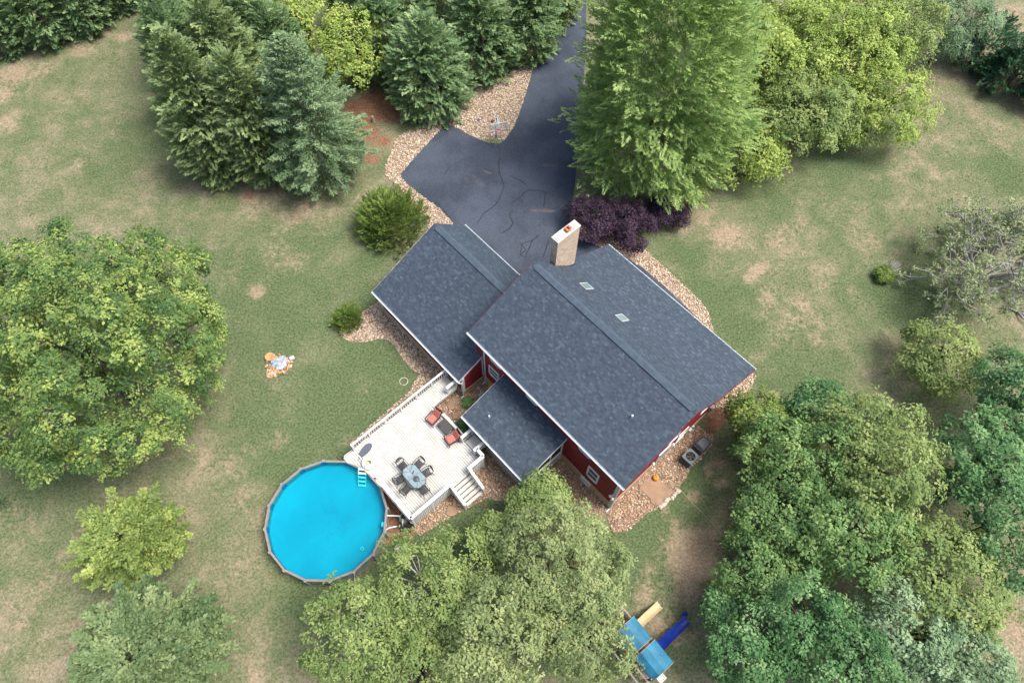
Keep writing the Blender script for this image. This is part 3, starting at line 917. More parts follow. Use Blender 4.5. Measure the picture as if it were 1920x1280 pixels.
# screened porch under the low roof: floor, posts, rails and a skirt of upright slats
part('porch_floor', MB().box(3.15, 8.6, -3.0, 0.25, 1.05, 1.2), 'slab_grey', house)
for u, v in ((3.2, -2.95), (5.05, -2.95), (6.8, -2.95), (8.55, -2.95), (8.55, -1.9), (8.55, -0.8), (8.55, 0.2), (3.2, -1.4), (3.2, 0.2)):
    part('porch_post', MB().box(u - 0.06, u + 0.06, v - 0.06, v + 0.06, 0.0, zp(v) - 0.18), 'white_trim', house)
for a, b, c, d in ((3.2, 8.55, -2.97, -2.93), (3.18, 3.22, -2.95, 0.2), (8.53, 8.57, -2.95, 0.2)):
    part('porch_beam', MB().box(a, b, c, d, 2.62, 2.8), 'white_trim', house)
part('insect_screen', MB().box(3.24, 8.5, -2.955, -2.945, 2.05, 2.6), 'screen_dark', house)
part('insect_screen', MB().box(8.545, 8.555, -2.9, 0.18, 1.45, 2.75), 'screen_dark', house)
plain('weathered_white', (0.45, 0.46, 0.43), 0.8, 0.25, 2.5, per_object=0.22)
slat_u = MB().box(-0.05, 0.05, -0.012, 0.012, 0, 1.85).mesh('slat', 'weathered_white')
slat_v = MB().box(-0.012, 0.012, -0.05, 0.05, 0, 1.25).mesh('slat', 'weathered_white')
n = 40
for i in range(n):
    u = 3.28 + i * (8.5 - 3.28) / (n - 1)
    if not 3.85 < u < 4.95:
        place('slat', slat_u, house, (u, -3.03, 0.12))
for i in range(24):
    place('slat', slat_v, house, (8.63, -2.9 + i * 3.05 / 23, 0.12))
for a, b, c, d, z in ((4.95, 8.66, -3.07, -2.98, 1.97), (8.57, 8.68, -2.98, 0.2, 1.37)):
    part('porch_rail', MB().box(a, b, c, d, z, z + 0.08), 'white_trim', house)

# ------------------------------------------------------------------ the deck
plain('deck_white', (0.52, 0.52, 0.48), 0.75, 0.16, 1.6, per_object=0.13, bump=0.3)
plain('rail_white', (0.62, 0.64, 0.62), 0.65, 0.12, 2.0, per_object=0.06)
plain('deck_under', (0.10, 0.085, 0.07), 0.95, 0.3)
DZ = 1.27
deck = thing('wooden_deck', 'white painted timber deck with railings beside the round pool', 'deck', (HX, HY, 0), HT)
PCU, PCV, PR = 1.952, -13.454, 3.77
BW = 0.15
def board_span(v):
    """u range of the deck boards on the line v"""
    if v > -3.92:
        return [(-0.52, 0.60)]
    a, b = -0.52, 5.66
    if v < -9.72:
        return [(-0.47, 2.64)]
    return [(a, b)]
rb = random.Random(8)
v = -1.86
boards = []
while v > -10.35:
    v0, v1 = v - BW + 0.022, v
    for a, b in board_span(v - BW / 2):
        vv = [v0, v1]
        if v0 < PCV + PR - 0.03:                              # cut along the pool rim
            def cut(q):
                d = (PR - 0.10) ** 2 - (q - PCV) ** 2
                return None if d <= 0 else math.sqrt(d)
            c0, c1 = cut(v0), cut(v1)
            if c0 is None:
                poly = [[(a, v0), (b, v0), (b, v1), (a, v1)]]
            else:
                c1 = c1 or 0.0
                poly = []
                if PCU - c0 > a + 0.1:
                    poly.append([(a, v0), (PCU - c0, v0), (PCU - c1, v1), (a, v1)])
                if PCU + c0 < b - 0.1:
                    poly.append([(PCU + c0, v0), (b, v0), (b, v1), (PCU + c1, v1)])
        else:
            poly = [[(a, v0), (b, v0), (b, v1), (a, v1)]]
            if b - a > 5:
                j = a + rb.choice([1.6, 2.4, 3.3, 4.2])
                poly = [[(a, v0), (j - 0.003, v0), (j - 0.003, v1), (a, v1)], [(j + 0.003, v0), (b, v0), (b, v1), (j + 0.003, v1)]]
        for p in poly:
            dz = rb.uniform(-0.004, 0.004)
            part('board', MB().prism(p, DZ - 0.035 + dz, DZ + dz), 'deck_white', deck)
    v -= BW
m = MB()
for a in np.arange(-0.4, 5.6, 0.75):
    m.box(a, a + 0.05, -9.7, -3.95, DZ - 0.24, DZ - 0.045)
m.box(-0.4, -0.35, -3.9, -1.9, DZ - 0.24, DZ - 0.045).box(0.45, 0.5, -3.9, -1.9, DZ - 0.24, DZ - 0.045)
part('joist', m, 'deck_under', deck)
for a, b, c, d in ((-0.56, -0.525, -10.3, -1.86), (5.665, 5.70, -9.74, -3.9), (2.7, 5.66, -9.78, -9.745), (0.605, 0.64, -3.9, -1.86), (0.64, 5.66, -3.91, -3.875)):
    part('fascia', MB().box(a, b, c, d, DZ - 0.26, DZ + 0.002), 'rail_white', deck)
for u, v in ((-0.4, -9.6), (5.5, -9.6), (2.8, -9.6), (5.5, -6.5), (5.5, -4.1), (-0.4, -6.0), (0.45, -3.9), (2.5, -4.0)):
    part('support_post', MB().box(u - 0.06, u + 0.06, v - 0.06, v + 0.06, 0, DZ - 0.045), 'deck_under', deck)

bal = MB().box(-0.02, 0.02, -0.02, 0.02, 0, 0.74).mesh('baluster', 'rail_white')
bal_long = MB().box(-0.045, 0.045, -0.045, 0.045, 0, 1.62).mesh('baluster', 'rail_white')
def railing(p, q, post=True, skirt=False, step=0.13, zc=2.2, cw=0.10):
    """cap, bottom rail, posts and one baluster after another from p to q"""
    (u0, v0), (u1, v1) = p, q
    ln = math.hypot(u1 - u0, v1 - v0)
    ang = math.atan2(v1 - v0, u1 - u0)
    def bar(name, half, z0, z1, ext=0.0):
        part(name, MB().box(-ext, ln + ext, -half, half, z0, z1), 'rail_white', deck, loc=(u0, v0, 0), rot=(0, 0, ang))
    bar('rail_cap', cw, zc - 0.045, zc, 0.06)
    bar('rail', 0.022, zc - 0.16, zc - 0.05)
    if not skirt:
        bar('rail', 0.022, DZ + 0.06, DZ + 0.13)
    n = max(2, int(ln / step))
    for i in range(n):
        t = (i + 0.5) / n
        x, y = u0 + (u1 - u0) * t, v0 + (v1 - v0) * t
        if skirt:
            place('baluster', bal_long, deck, (x, y, 0.46), (0, 0, ang))
        else:
            place('baluster', bal, deck, (x, y, DZ + 0.10), (0, 0, ang))
    if post:
        k = max(1, round(ln / 1.35))
        for i in range(k + 1):
            t = i / k
            x, y = u0 + (u1 - u0) * t, v0 + (v1 - v0) * t
            part('rail_post', MB().box(-0.055, 0.055, -0.055, 0.055, 0.0 if skirt else DZ, zc - 0.05), 'rail_white', deck, loc=(x, y, 0), rot=(0, 0, ang))

railing((-0.44, -9.55), (-0.50, -1.75), cw=0.065, step=0.17)
railing((0.56, -2.55), (0.56, -1.8), step=0.15)
railing((2.84, -9.66), (5.62, -9.66), cw=0.11)
railing((5.68, -9.62), (5.68, -6.58), skirt=True, step=0.125, cw=0.11)
railing((5.68, -5.06), (5.68, -3.92), skirt=True, step=0.14, cw=0.11)
railing((5.62, -3.86), (5.1, -3.86), skirt=True, step=0.14)
railing((5.02, -4.02), (5.02, -3.2), step=0.14)
railing((3.84, -4.06), (3.84, -3.2), step=0.14)
part('rail_cap', MB().box(1.60, 3.72, -3.88, -3.70, 1.56, 1.62), 'rail_white', deck)
short_bal = MB().box(-0.02, 0.02, -0.02, 0.02, 0, 0.30).mesh('baluster', 'rail_white')
for i in range(16):
    place('baluster', short_bal, deck, (1.66 + i * 0.135, -3.79, DZ))
part('deck_extension', MB().box(3.92, 4.96, -3.87, -3.12, DZ - 0.035, DZ - 0.004), 'deck_white', deck)

plain('riser_shade', (0.22, 0.19, 0.15), 0.85, 0.3, 4.0)  # dark brown stands in for the nosing shade between treads
# stairs down to the gravel between two sloping rails
for i in range(5):
    z = DZ - 0.19 * (i + 1)
    u = 5.72 + 0.26 * i
    st = part('stair_tread', MB().box(u + 0.02, u + 0.245, -6.42, -5.10, z - 0.04, z), 'deck_white', deck)
    part('riser', MB().box(u - 0.012, u, -6.42, -5.10, z - 0.04, z + 0.14), 'riser_shade', st)
for vv in (-6.58, -5.04):
    m = MB()
    a, b = (5.70, 2.12), (7.0, 1.12)
    m.add([(u, vv + d, z + h) for u, z in (a, b) for d in (-0.09, 0.09) for h in (0, 0.045)],
          [(0, 1, 3, 2), (4, 6, 7, 5), (0, 4, 5, 1), (2, 3, 7, 6), (1, 5, 7, 3), (0, 2, 6, 4)])
    part('rail_cap', m, 'rail_white', deck)
    for i in range(10):
        u = 5.78 + i * 0.13
        z1 = 2.12 - (u - 5.70) * 0.77
        part('baluster', MB().box(u - 0.03, u + 0.03, vv - 0.03, vv + 0.03, 0.12, z1), 'rail_white', deck)
    part('rail_post', MB().box(6.93, 7.04, vv - 0.055, vv + 0.055, 0, 1.1), 'rail_white', deck)
lat = MB()
for i in range(11):
    lat.box(7.0, 7.012, -6.5 + i * 0.14, -6.46 + i * 0.14, 0.05, 0.34)
lat.box(6.985, 6.999, -6.52, -5.1, 0.1, 0.14).box(6.985, 6.999, -6.52, -5.1, 0.26, 0.30)
part('lattice', lat, 'weathered_white', deck)
# ------------------------------------------------------------------ the pool
plain('pool_rim', (0.22, 0.195, 0.175), 0.6, 0.15, 3.0, spec=0.4)
plain('pool_wall', (0.30, 0.29, 0.28), 0.55, 0.2, 2.0, spec=0.4)
PX, PY = -11.19, 10.37
PZ = 1.25

def liner_material():
    m, nt, N, L_, b = new_mat('pool_liner')
    v = coords(nt)
    f = smooth(nt, noise(nt, v, 0.35, 4, 0.6), 0.3, 0.75)
    col = mixc(nt, f, (0.0, 0.29, 0.36), (0.0, 0.36, 0.42))
    d = smooth(nt, noise(nt, v, 1.4, 6, 0.75, 0.6), 0.47, 0.70)
    g = N.new('ShaderNodeVectorMath')
    g.operation = 'LENGTH'
    L_.new(v, g.inputs[0])
    near = smooth(nt, math_node(nt, 'MULTIPLY', g.outputs['Value'], -1.0), -2.6, -0.3)
    col = mixc(nt, math_node(nt, 'MULTIPLY', math_node(nt, 'MULTIPLY', d, near), 0.8), col, (0.02, 0.22, 0.30))
    L_.new(col, b.inputs['Base Color'])
    b.inputs['Roughness'].default_value = 0.7
    MATS['pool_liner'] = m

def water_material():
    m, nt, N, L_, b = new_mat('pool_water')
    v = coords(nt)
    t = N.new('ShaderNodeBsdfTransparent')
    t.inputs['Color'].default_value = (0.25, 0.86, 0.97, 1)
    g = N.new('ShaderNodeBsdfGlossy')
    g.inputs['Roughness'].default_value = 0.05
    fr = N.new('ShaderNodeFresnel')
    fr.inputs['IOR'].default_value = 1.33
    bp = N.new('ShaderNodeBump')
    bp.inputs['Strength'].default_value = 0.35
    bp.inputs['Distance'].default_value = 0.05
    L_.new(noise(nt, v, 3.0, 4, 0.6), bp.inputs['Height'])
    L_.new(bp.outputs[0], g.inputs['Normal'])
    mx = N.new('ShaderNodeMixShader')
    L_.new(fr.outputs[0], mx.inputs[0])
    L_.new(t.outputs[0], mx.inputs[1])
    L_.new(g.outputs[0], mx.inputs[2])
    L_.new(mx.outputs[0], N['Material Output'].inputs['Surface'])
    MATS['pool_water'] = m

liner_material()
water_material()
pool = thing('swimming_pool', 'round above ground pool of bright blue water with taupe rim', 'pool', (PX, PY, 0))
NS, A0 = 16, math.radians(101)
def ring(r, z, n=NS, a0=A0):
    return [(r * math.cos(a0 + 2 * PI * k / n), r * math.sin(a0 + 2 * PI * k / n), z) for k in range(n)]
for k in range(NS):                                           # rim pieces, wall panels and uprights one by one
    a, b = A0 + 2 * PI * k / NS, A0 + 2 * PI * (k + 1) / NS
    e = 0.003
    def P(r, t, z):
        return (r * math.cos(t), r * math.sin(t), z)
    m = MB()
    ro, ri = 3.78, 3.645
    vs = [P(r, t, z) for t in (a + e, b - e) for r in (ri, ro) for z in (PZ - 0.05, PZ)]
    m.add(vs, [(0, 1, 3, 2), (4, 6, 7, 5), (0, 4, 5, 1), (2, 3, 7, 6), (1, 5, 7, 3), (0, 2, 6, 4)])
    part('rim', m, 'pool_rim', pool)
    m = MB()
    vs = [P(r, t, z) for t in (a, b) for r in (3.66, 3.70) for z in (0.0, PZ - 0.05)]
    m.add(vs, [(0, 1, 3, 2), (4, 6, 7, 5), (0, 4, 5, 1), (2, 3, 7, 6), (1, 5, 7, 3), (0, 2, 6, 4)])
    part('wall_panel', m, 'pool_wall', pool)
    m = MB()
    d = 0.07 / 3.7
    vs = [P(r, t, z) for t in (a - d, a + d) for r in (3.70, 3.83) for z in (0.0, PZ - 0.02)]
    m.add(vs, [(0, 1, 3, 2), (4, 6, 7, 5), (0, 4, 5, 1), (2, 3, 7, 6), (1, 5, 7, 3), (0, 2, 6, 4)])
    part('upright', m, 'pool_wall', pool)
m = MB()
prof = [(3.64, PZ - 0.055), (3.64, 0.62), (3.58, 0.52), (3.45, 0.47), (2.0, 0.45), (0.02, 0.44)]
vs = [p for r, z in prof for p in ring(r, z, 64)]
m.add(vs, [(i * 64 + k, i * 64 + (k + 1) % 64, (i + 1) * 64 + (k + 1) % 64, (i + 1) * 64 + k) for i in range(len(prof) - 1) for k in range(64)])
part('liner', m, 'pool_liner', pool, flat=False)
plain('liner_wall_dark', (0.0, 0.19, 0.34), 0.6, 0.12, 1.5, bump=0)  # whole inner wall coloured a darker blue than the liner floor
m = MB()
vs = ring(3.632, PZ - 0.055, 64) + ring(3.632, 0.60, 64)
part('liner_wall_dark', m.add(vs, [(k, (k + 1) % 64, 64 + (k + 1) % 64, 64 + k) for k in range(64)]), 'liner_wall_dark', pool)
m = MB()
m.add(ring(3.629, 1.08, 64), [tuple(range(64))])
part('water', m, 'pool_water', pool)
m = MB()
rg = []
jx, jy = (-8.93, 8.77)
m.tube([(jx - PX + 0.09 * math.cos(t), jy - PY + 0.09 * math.sin(t), 0.52) for t in np.linspace(0, 2 * PI, 17)], 0.025, 5, False)
part('return_fitting', m, 'pvc_white', pool)

plain('ladder_white', (0.62, 0.68, 0.66), 0.5, 0.1)
lad = thing('pool_ladder', 'white plastic ladder hooked over the pool edge of the deck', 'ladder', hw(0.72, -9.72) + (0,), HT + 0.75)
for s in (-0.24, 0.24):
    m = MB()
    m.tube([(s, 0.35, DZ + 0.01), (s, 0.32, DZ + 0.85), (s, 0.2, DZ + 1.0), (s, 0.0, DZ + 1.0), (s, -0.18, DZ + 0.7), (s, -0.32, DZ), (s, -1.2, 0.5)], 0.028, 7)
    part('handrail', m, 'ladder_white', lad)
for k in range(5):
    t = k / 4
    y, z = -0.30 - 0.85 * t, DZ + 0.03 - 0.70 * t
    part('step', MB().box(-0.22, 0.22, y - 0.07, y + 0.05, z - 0.03, z), 'ladder_white', lad)

# sand filter, pump and pipes between pool and deck
fx, fy = (-6.59, 10.42)
flt = thing('pool_filter', 'grey sand filter tank with black pump and white pipes between pool and deck', 'pool filter', (fx, fy, 0))
plain('tank_grey', (0.30, 0.30, 0.28), 0.5, 0.15, 3.0)
plain('black_plastic', (0.025, 0.025, 0.027), 0.45, 0.2, 5.0)
m = MB().lathe([(0.0, 0.02), (0.22, 0.02), (0.30, 0.12), (0.33, 0.4), (0.30, 0.66), (0.2, 0.78), (0.0, 0.82)], 20, (0.05, 0.25))
part('tank', m, 'tank_grey', flt, flat=False)
m = MB().lathe([(0.0, 0.80), (0.14, 0.80), (0.14, 0.9), (0.10, 0.95), (0.0, 0.96)], 14, (0.05, 0.25)).box(-0.10, 0.2, 0.22, 0.28, 0.95, 1.0)
part('valve', m, 'black_plastic', flt)
m = MB().tube([(-0.12, -0.22, 0.22), (0.45, -0.36, 0.22)], [0.14, 0.13], 12)
m.box(-0.2, 0.5, -0.5, -0.1, 0.02, 0.07)
m.lathe([(0.0, 0.42), (0.11, 0.42), (0.11, 0.12), (0, 0.12)], 12, (-0.22, -0.2))
part('pump', m, 'black_plastic', flt)
m = MB()
m.tube([(0.05, 0.12, 0.88), (0.05, -0.12, 0.86), (0.0, -0.2, 0.5)], 0.045, 7)
part('pipe', m, 'pvc_white', flt)
m = MB()
m.tube([(-0.08, 0.27, 0.88), (-0.30, 0.3, 0.86), (-0.95, 0.32, 0.80), (-1.02, 0.42, 0.8), (-1.15, 0.42, 0.8)], 0.045, 7)
part('pipe', m, 'pvc_white', flt)
m = MB()
m.tube([(-0.3, -0.2, 0.3), (-0.82, -0.33, 0.35), (-0.95, -0.52, 0.7)], 0.045, 7)
part('pipe', m, 'pvc_white', flt)
m = MB().lathe([(0.0, 1.06), (0.13, 1.06), (0.13, 0.8), (0.0, 0.8)], 14, (-1.05, -0.28)).box(-1.22, -1.05, -0.42, -0.14, 0.75, 1.02)
part('skimmer', m, 'pvc_white', flt)

# ------------------------------------------------------------------ things on the deck
plain('chair_black', (0.03, 0.03, 0.034), 0.5, 0.2, 6.0)
plain('table_metal', (0.07, 0.08, 0.09), 0.4, 0.15, 6.0)
def glass_top():
    m, nt, N, L_, b = new_mat('frosted_glass')
    f = smooth(nt, noise(nt, coords(nt), 2.0, 3), 0.3, 0.7)
    L_.new(mixc(nt, f, (0.22, 0.31, 0.35), (0.32, 0.41, 0.44)), b.inputs['Base Color'])
    b.inputs['Roughness'].default_value = 0.25
    b.inputs['Specular IOR Level'].default_value = 0.5
    b.inputs['Alpha'].default_value = 0.7
    MATS['frosted_glass'] = m
glass_top()
tu, tv = 3.72, -7.86
tbl = thing('dining_table', 'long glass topped patio table with six black chairs round it', 'patio table', hw(tu, tv) + (DZ,), HT)
oct_ = [(-0.80, -0.26), (-0.55, -0.49), (0.55, -0.49), (0.80, -0.26), (0.80, 0.26), (0.55, 0.49), (-0.55, 0.49), (-0.80, 0.26)]
part('glass_top', MB().prism([(x * 0.97, y * 0.96) for x, y in oct_], 0.700, 0.712), 'frosted_glass', tbl)
m = MB()
m.tube([(x, y, 0.70) for x, y in oct_ + oct_[:1]], 0.022, 6)
part('frame', m, 'table_metal', tbl)
for a, b in (((-0.80, 0), (0.80, 0)), ((0, -0.49), (0, 0.49)), ((-0.66, -0.37), (-0.4, 0.0)), ((0.66, -0.37), (0.4, 0)), ((-0.66, 0.37), (-0.4, 0)), ((0.66, 0.37), (0.4, 0))):
    part('crossbar', MB().tube([(*a, 0.706), (*b, 0.706)], 0.016, 5), 'table_metal', tbl)
for x, y in ((-0.62, -0.36), (0.62, -0.36), (0.62, 0.36), (-0.62, 0.36)):
    part('leg', MB().tube([(x * 0.95, y * 0.95, 0.69), (x * 1.02, y * 1.02, 0.0)], 0.022, 6), 'table_metal', tbl)
m = MB().lathe([(0.0, 0.74), (0.19, 0.735), (0.20, 0.715), (0, 0.714)], 24)
o = place('turntable', m.mesh('turntable', 'table_metal', False), None, hw(tu + 0.22, tv - 0.02) + (DZ,))
tag(o, 'round dark grey turntable lying on the glass patio table', 'turntable')
m = MB().tube([(0, 0, 0.03), (0.05, 0.06, 0.03), (0.07, 0.2, 0.025)], [0.035, 0.03, 0.015], 8)
o = place('lighter', m.mesh('lighter', 'black_plastic'), None, hw(tu - 0.2, tv + 0.02) + (DZ + 0.71,), (0, 0, HT + 0.9))
tag(o, 'small black stick lighter lying on the glass patio table beside the turntable', 'lighter')

def make_chair():
    t = thing('patio_chair', 'x', 'chair', group='black chairs round the glass patio table')
    for i in range(7):                                       # seat of separate slats, front is +x
        part('seat_slat', MB().box(-0.21 + i * 0.066, -0.16 + i * 0.066, -0.22, 0.22, 0.40, 0.425), 'chair_black', t)
    m = MB()
    m.tube([(-0.22, -0.24, 0.41), (0.25, -0.23, 0.41), (0.25, 0.23, 0.41), (-0.22, 0.24, 0.41), (-0.22, -0.24, 0.41)], 0.016, 6)
    part('seat_frame', m, 'chair_black', t)
    m = MB()
    m.tube([(-0.23, -0.24, 0.41)] + [(-0.34 - 0.10 * math.cos(a), 0.26 * math.sin(a), 0.62 + 0.24 * math.cos(a)) for a in np.linspace(-1.45, 1.45, 11)] + [(-0.23, 0.24, 0.41)], 0.018, 6)
    part('back_frame', m, 'chair_black', t)
    for i in range(5):
        z = 0.60 + i * 0.055
        h = 0.235 * math.sqrt(max(0.1, 1 - ((z - 0.62) / 0.25) ** 2))
        part('back_slat', MB().box(-0.37 - i * 0.015, -0.355 - i * 0.015, -h, h, z - 0.02, z + 0.02), 'chair_black', t)
    for s in (-1, 1):
        m = MB()
        m.tube([(-0.32, s * 0.25, 0.68), (-0.1, s * 0.30, 0.645), (0.2, s * 0.29, 0.635), (0.27, s * 0.27, 0.56), (0.26, s * 0.25, 0.41)], 0.02, 6)
        part('armrest', m, 'chair_black', t)
        part('leg', MB().tube([(0.25, s * 0.24, 0.42), (0.31, s * 0.27, 0.0)], 0.016, 6), 'chair_black', t)
        part('leg', MB().tube([(-0.22, s * 0.24, 0.42), (-0.42, s * 0.27, 0.0)], 0.016, 6), 'chair_black', t)
    return t

chair0 = make_chair()
spots = [((2.62, -7.93), 0.0, 'black slatted chair at the end of the glass table nearest the house wall corner'),
         ((3.22, -7.14), -1.45, 'black slatted chair at the long side of the glass table nearest the porch end of the railing'),
         ((3.98, -7.12), -1.75, 'black slatted chair on the stair side of the glass table, near the deck steps'),
         ((3.20, -8.63), 1.35, 'black slatted chair on the pool side of the glass table, nearest the pool ladder'),
         ((3.95, -8.72), 1.7, 'black slatted chair on the pool side of the glass table, nearest the sand filter'),
         ((4.72, -7.92), 3.05, 'black slatted chair at the end of the glass table facing the outer corner railing')]
lab = ['black chair at the upper left end of the glass patio table', 'black chair at the top of the glass patio table, right of its end chair',
       'black chair right of the glass patio table, the one nearest the deck stairs', 'black chair left of the glass patio table, the one nearest the pool ladder',
       'black chair at the lower left of the glass patio table, nearest the sand filter', 'black chair at the bottom end of the glass patio table']
for i, ((u, v), r, _) in enumerate(spots):
    loc = hw(u, v) + (DZ,)
    if i == 0:
        chair0.location = loc
        chair0.rotation_euler = (0, 0, HT + r)
        chair0['label'] = lab[0]
    else:
        copy_thing(chair0, loc, HT + r, lab[i])

plain('cushion_coral', (0.44, 0.15, 0.12), 0.85, 0.12, 4.0, bump=0.2)
plain('wicker_brown', (0.055, 0.04, 0.035), 0.7, 0.3, 12.0)
plain('table_brown', (0.065, 0.058, 0.058), 0.6, 0.2, 9.0)
def soft_box(x0, x1, y0, y1, z0, z1, r=0.05):
    m = MB()
    vs = []
    lay = [(z0, r), (z0 + r, 0), (z1 - r, 0), (z1, r)]
    for z, d in lay:
        a0, a1, b0, b1 = x0 + d, x1 - d, y0 + d, y1 - d
        vs += [(a0 + r, b0, z), (a1 - r, b0, z), (a1, b0 + r, z), (a1, b1 - r, z), (a1 - r, b1, z), (a0 + r, b1, z), (a0, b1 - r, z), (a0, b0 + r, z)]
    fs = [tuple(range(8))[::-1], tuple(range(24, 32))]
    for i in range(3):
        fs += [(i * 8 + k, i * 8 + (k + 1) % 8, (i + 1) * 8 + (k + 1) % 8, (i + 1) * 8 + k) for k in range(8)]
    return m.add(vs, fs)

def make_armchair():
    t = thing('cushioned_armchair', 'x', 'armchair', group='coral cushioned armchairs on the deck')
    part('seat_cushion', soft_box(-0.26, 0.34, -0.28, 0.28, 0.30, 0.44), 'cushion_coral', t)
    b = part('back_cushion', soft_box(-0.06, 0.06, -0.28, 0.28, 0.0, 0.52), 'cushion_coral', t, loc=(-0.24, 0, 0.42), rot=(0, -0.55, 0))
    m = MB().box(-0.30, 0.34, -0.30, 0.30, 0.22, 0.30)
    m.box(-0.02, 0.02, -0.30, 0.30, 0, 0.05)
    part('frame', MB().box(-0.30, 0.34, -0.30, 0.30, 0.22, 0.30), 'wicker_brown', t)
    part('back_frame', MB().box(-0.10, -0.06, -0.31, 0.31, -0.1, 0.56), 'wicker_brown', t, loc=(-0.26, 0, 0.40), rot=(0, -0.55, 0))
    for s in (-1, 1):
        m = MB()
        m.tube([(-0.34, s * 0.34, 0.60), (0.30, s * 0.34, 0.55), (0.38, s * 0.34, 0.50)], 0.035, 7)
        part('armrest', m, 'wicker_brown', t)
        part('leg', MB().tube([(0.36, s * 0.34, 0.52), (0.36, s * 0.33, 0.0)], 0.025, 6), 'wicker_brown', t)
        part('leg', MB().tube([(-0.28, s * 0.34, 0.58), (-0.36, s * 0.33, 0.0)], 0.025, 6), 'wicker_brown', t)
    return t

ac = make_armchair()
ac.location = hw(1.42, -4.50) + (DZ,)
ac.rotation_euler = (0, 0, HT - 1.45)
ac['label'] = 'coral cushioned armchair left of the dark side table, nearer the garage'
copy_thing(ac, hw(3.30, -4.50) + (DZ,), HT - 1.75, 'coral cushioned armchair right of the dark side table, nearer the porch')

st = thing('side_table', 'dark brown slatted side table between the two coral armchairs', 'side table', hw(2.38, -4.25) + (DZ,), HT)
for i in range(7):
    part('slat', MB().box(-0.42 + i * 0.121, -0.31 + i * 0.121, -0.28, 0.28, 0.42, 0.45), 'table_brown', st)
m = MB()
m.box(-0.43, 0.43, -0.30, -0.27, 0.36, 0.445).box(-0.43, 0.43, 0.27, 0.30, 0.36, 0.445).box(-0.45, -0.43, -0.3, 0.3, 0.36, 0.445).box(0.43, 0.45, -0.3, 0.3, 0.36, 0.445)
part('apron', m, 'table_brown', st)
for x, y in ((-0.4, -0.26), (0.4, -0.26), (0.4, 0.26), (-0.4, 0.26)):
    part('leg', MB().box(x - 0.03, x + 0.03, y - 0.03, y + 0.03, 0, 0.42), 'table_brown', st)

plain('board_grey', (0.085, 0.095, 0.13), 0.6, 0.1)
pts = [(-0.52, -0.17), (-0.50, 0.17), (-0.1, 0.25), (0.25, 0.24), (0.45, 0.14), (0.53, 0.0), (0.45, -0.14), (0.25, -0.24), (-0.1, -0.25)]
o = place('bodyboard', MB().prism(pts, 0.004, 0.055).mesh('bodyboard', 'board_grey'), None, hw(0.05, -9.0) + (DZ,), (0, 0, HT + 1.75))
tag(o, 'dark grey bodyboard lying on the white deck near the pool end rail', 'bodyboard')

plain('float_white', (0.78, 0.74, 0.70), 0.4, 0.06)
plain('float_yellow', (0.72, 0.62, 0.16), 0.4, 0.1)
plain('float_pink', (0.70, 0.16, 0.30), 0.4, 0.1)
fl = thing('pool_float', 'white swim ring with yellow inside and pink edge on the deck corner', 'swim ring', hw(0.92, -9.42) + (DZ + 0.01,))
def torus(m, R, r, z, a0, a1, seg=32, n=8):
    vs, fs = [], []
    for i in range(seg):
        t = 2 * PI * i / seg
        for k in range(n + 1):
            a = a0 + (a1 - a0) * k / n
            vs.append(((R + r * math.cos(a)) * math.cos(t), (R + r * math.cos(a)) * math.sin(t), z + r * math.sin(a)))
    for i in range(seg):
        for k in range(n):
            a, b = i * (n + 1) + k, ((i + 1) % seg) * (n + 1) + k
            fs.append((a, b, b + 1, a + 1))
    return m.add(vs, fs)
part('ring', torus(MB(), 0.30, 0.14, 0.145, -0.35, 2.45), 'float_white', fl, flat=False)
part('inner_band', torus(MB(), 0.30, 0.14, 0.145, 2.45, 4.4), 'float_yellow', fl, flat=False)
part('edge_band', torus(MB(), 0.30, 0.14, 0.145, -1.9, -0.35), 'float_pink', fl, flat=False)

# ------------------------------------------------------------------ round the house
plain('ac_grey', (0.085, 0.09, 0.10), 0.5, 0.15, 5.0)
plain('ac_light', (0.11, 0.135, 0.145), 0.45, 0.1, 5.0)
acu = thing('air_conditioner', 'square grey air conditioner with open black fan grille by the gable wall', 'air conditioner', hw(14.38, 6.35) + (0,), HT)
part('pad', MB().box(-0.45, 0.45, -0.5, 0.5, 0.0, 0.07), 'ac_grey', acu)
cs = part('casing', MB().box(-0.38, 0.38, -0.42, 0.42, 0.07, 0.78), 'ac_grey', acu)
m = MB()
for i in range(8):
    z = 0.14 + i * 0.085
    m.box(-0.395, 0.395, -0.435, 0.435, z, z + 0.03)
part('louvres', m, 'ac_grey', cs, kind='stuff')
m = MB()
sq = [(-0.40, -0.44), (0.40, -0.44), (0.40, 0.44), (-0.40, 0.44)]
cc = [(0.31 * math.cos(t), 0.31 * math.sin(t)) for t in np.linspace(0, 2 * PI, 25)[:-1]]
oc = []
for x, y in cc:
    k = min(0.40 / max(abs(x), 1e-6), 0.44 / max(abs(y), 1e-6))
    oc.append((x * k, y * k))
vs = [(x, y, 0.875) for x, y in cc] + [(x, y, 0.875) for x, y in oc] + [(x, y, 0.80) for x, y in cc]
m.add(vs, [(i, 24 + i, 24 + (i + 1) % 24, (i + 1) % 24) for i in range(24)] + [(i, (i + 1) % 24, 48 + (i + 1) % 24, 48 + i) for i in range(24)])
part('top', m, 'ac_light', acu)
m = MB()
m.lathe([(0.31, 0.80), (0.0, 0.80)], 24)
part('fan_well', m, 'dark_hole', acu)
m = MB()
for k in range(5):
    a = 2 * PI * k / 5
    m.add([(0.05 * math.cos(a), 0.05 * math.sin(a), 0.885), (0.27 * math.cos(a), 0.27 * math.sin(a), 0.88), (0.27 * math.cos(a + 0.7), 0.27 * math.sin(a + 0.7), 0.868), (0.05 * math.cos(a + 0.9), 0.05 * math.sin(a + 0.9), 0.87)], [(0, 1, 2, 3)])
m.lathe([(0.0, 0.90), (0.07, 0.895), (0.08, 0.87)], 12)
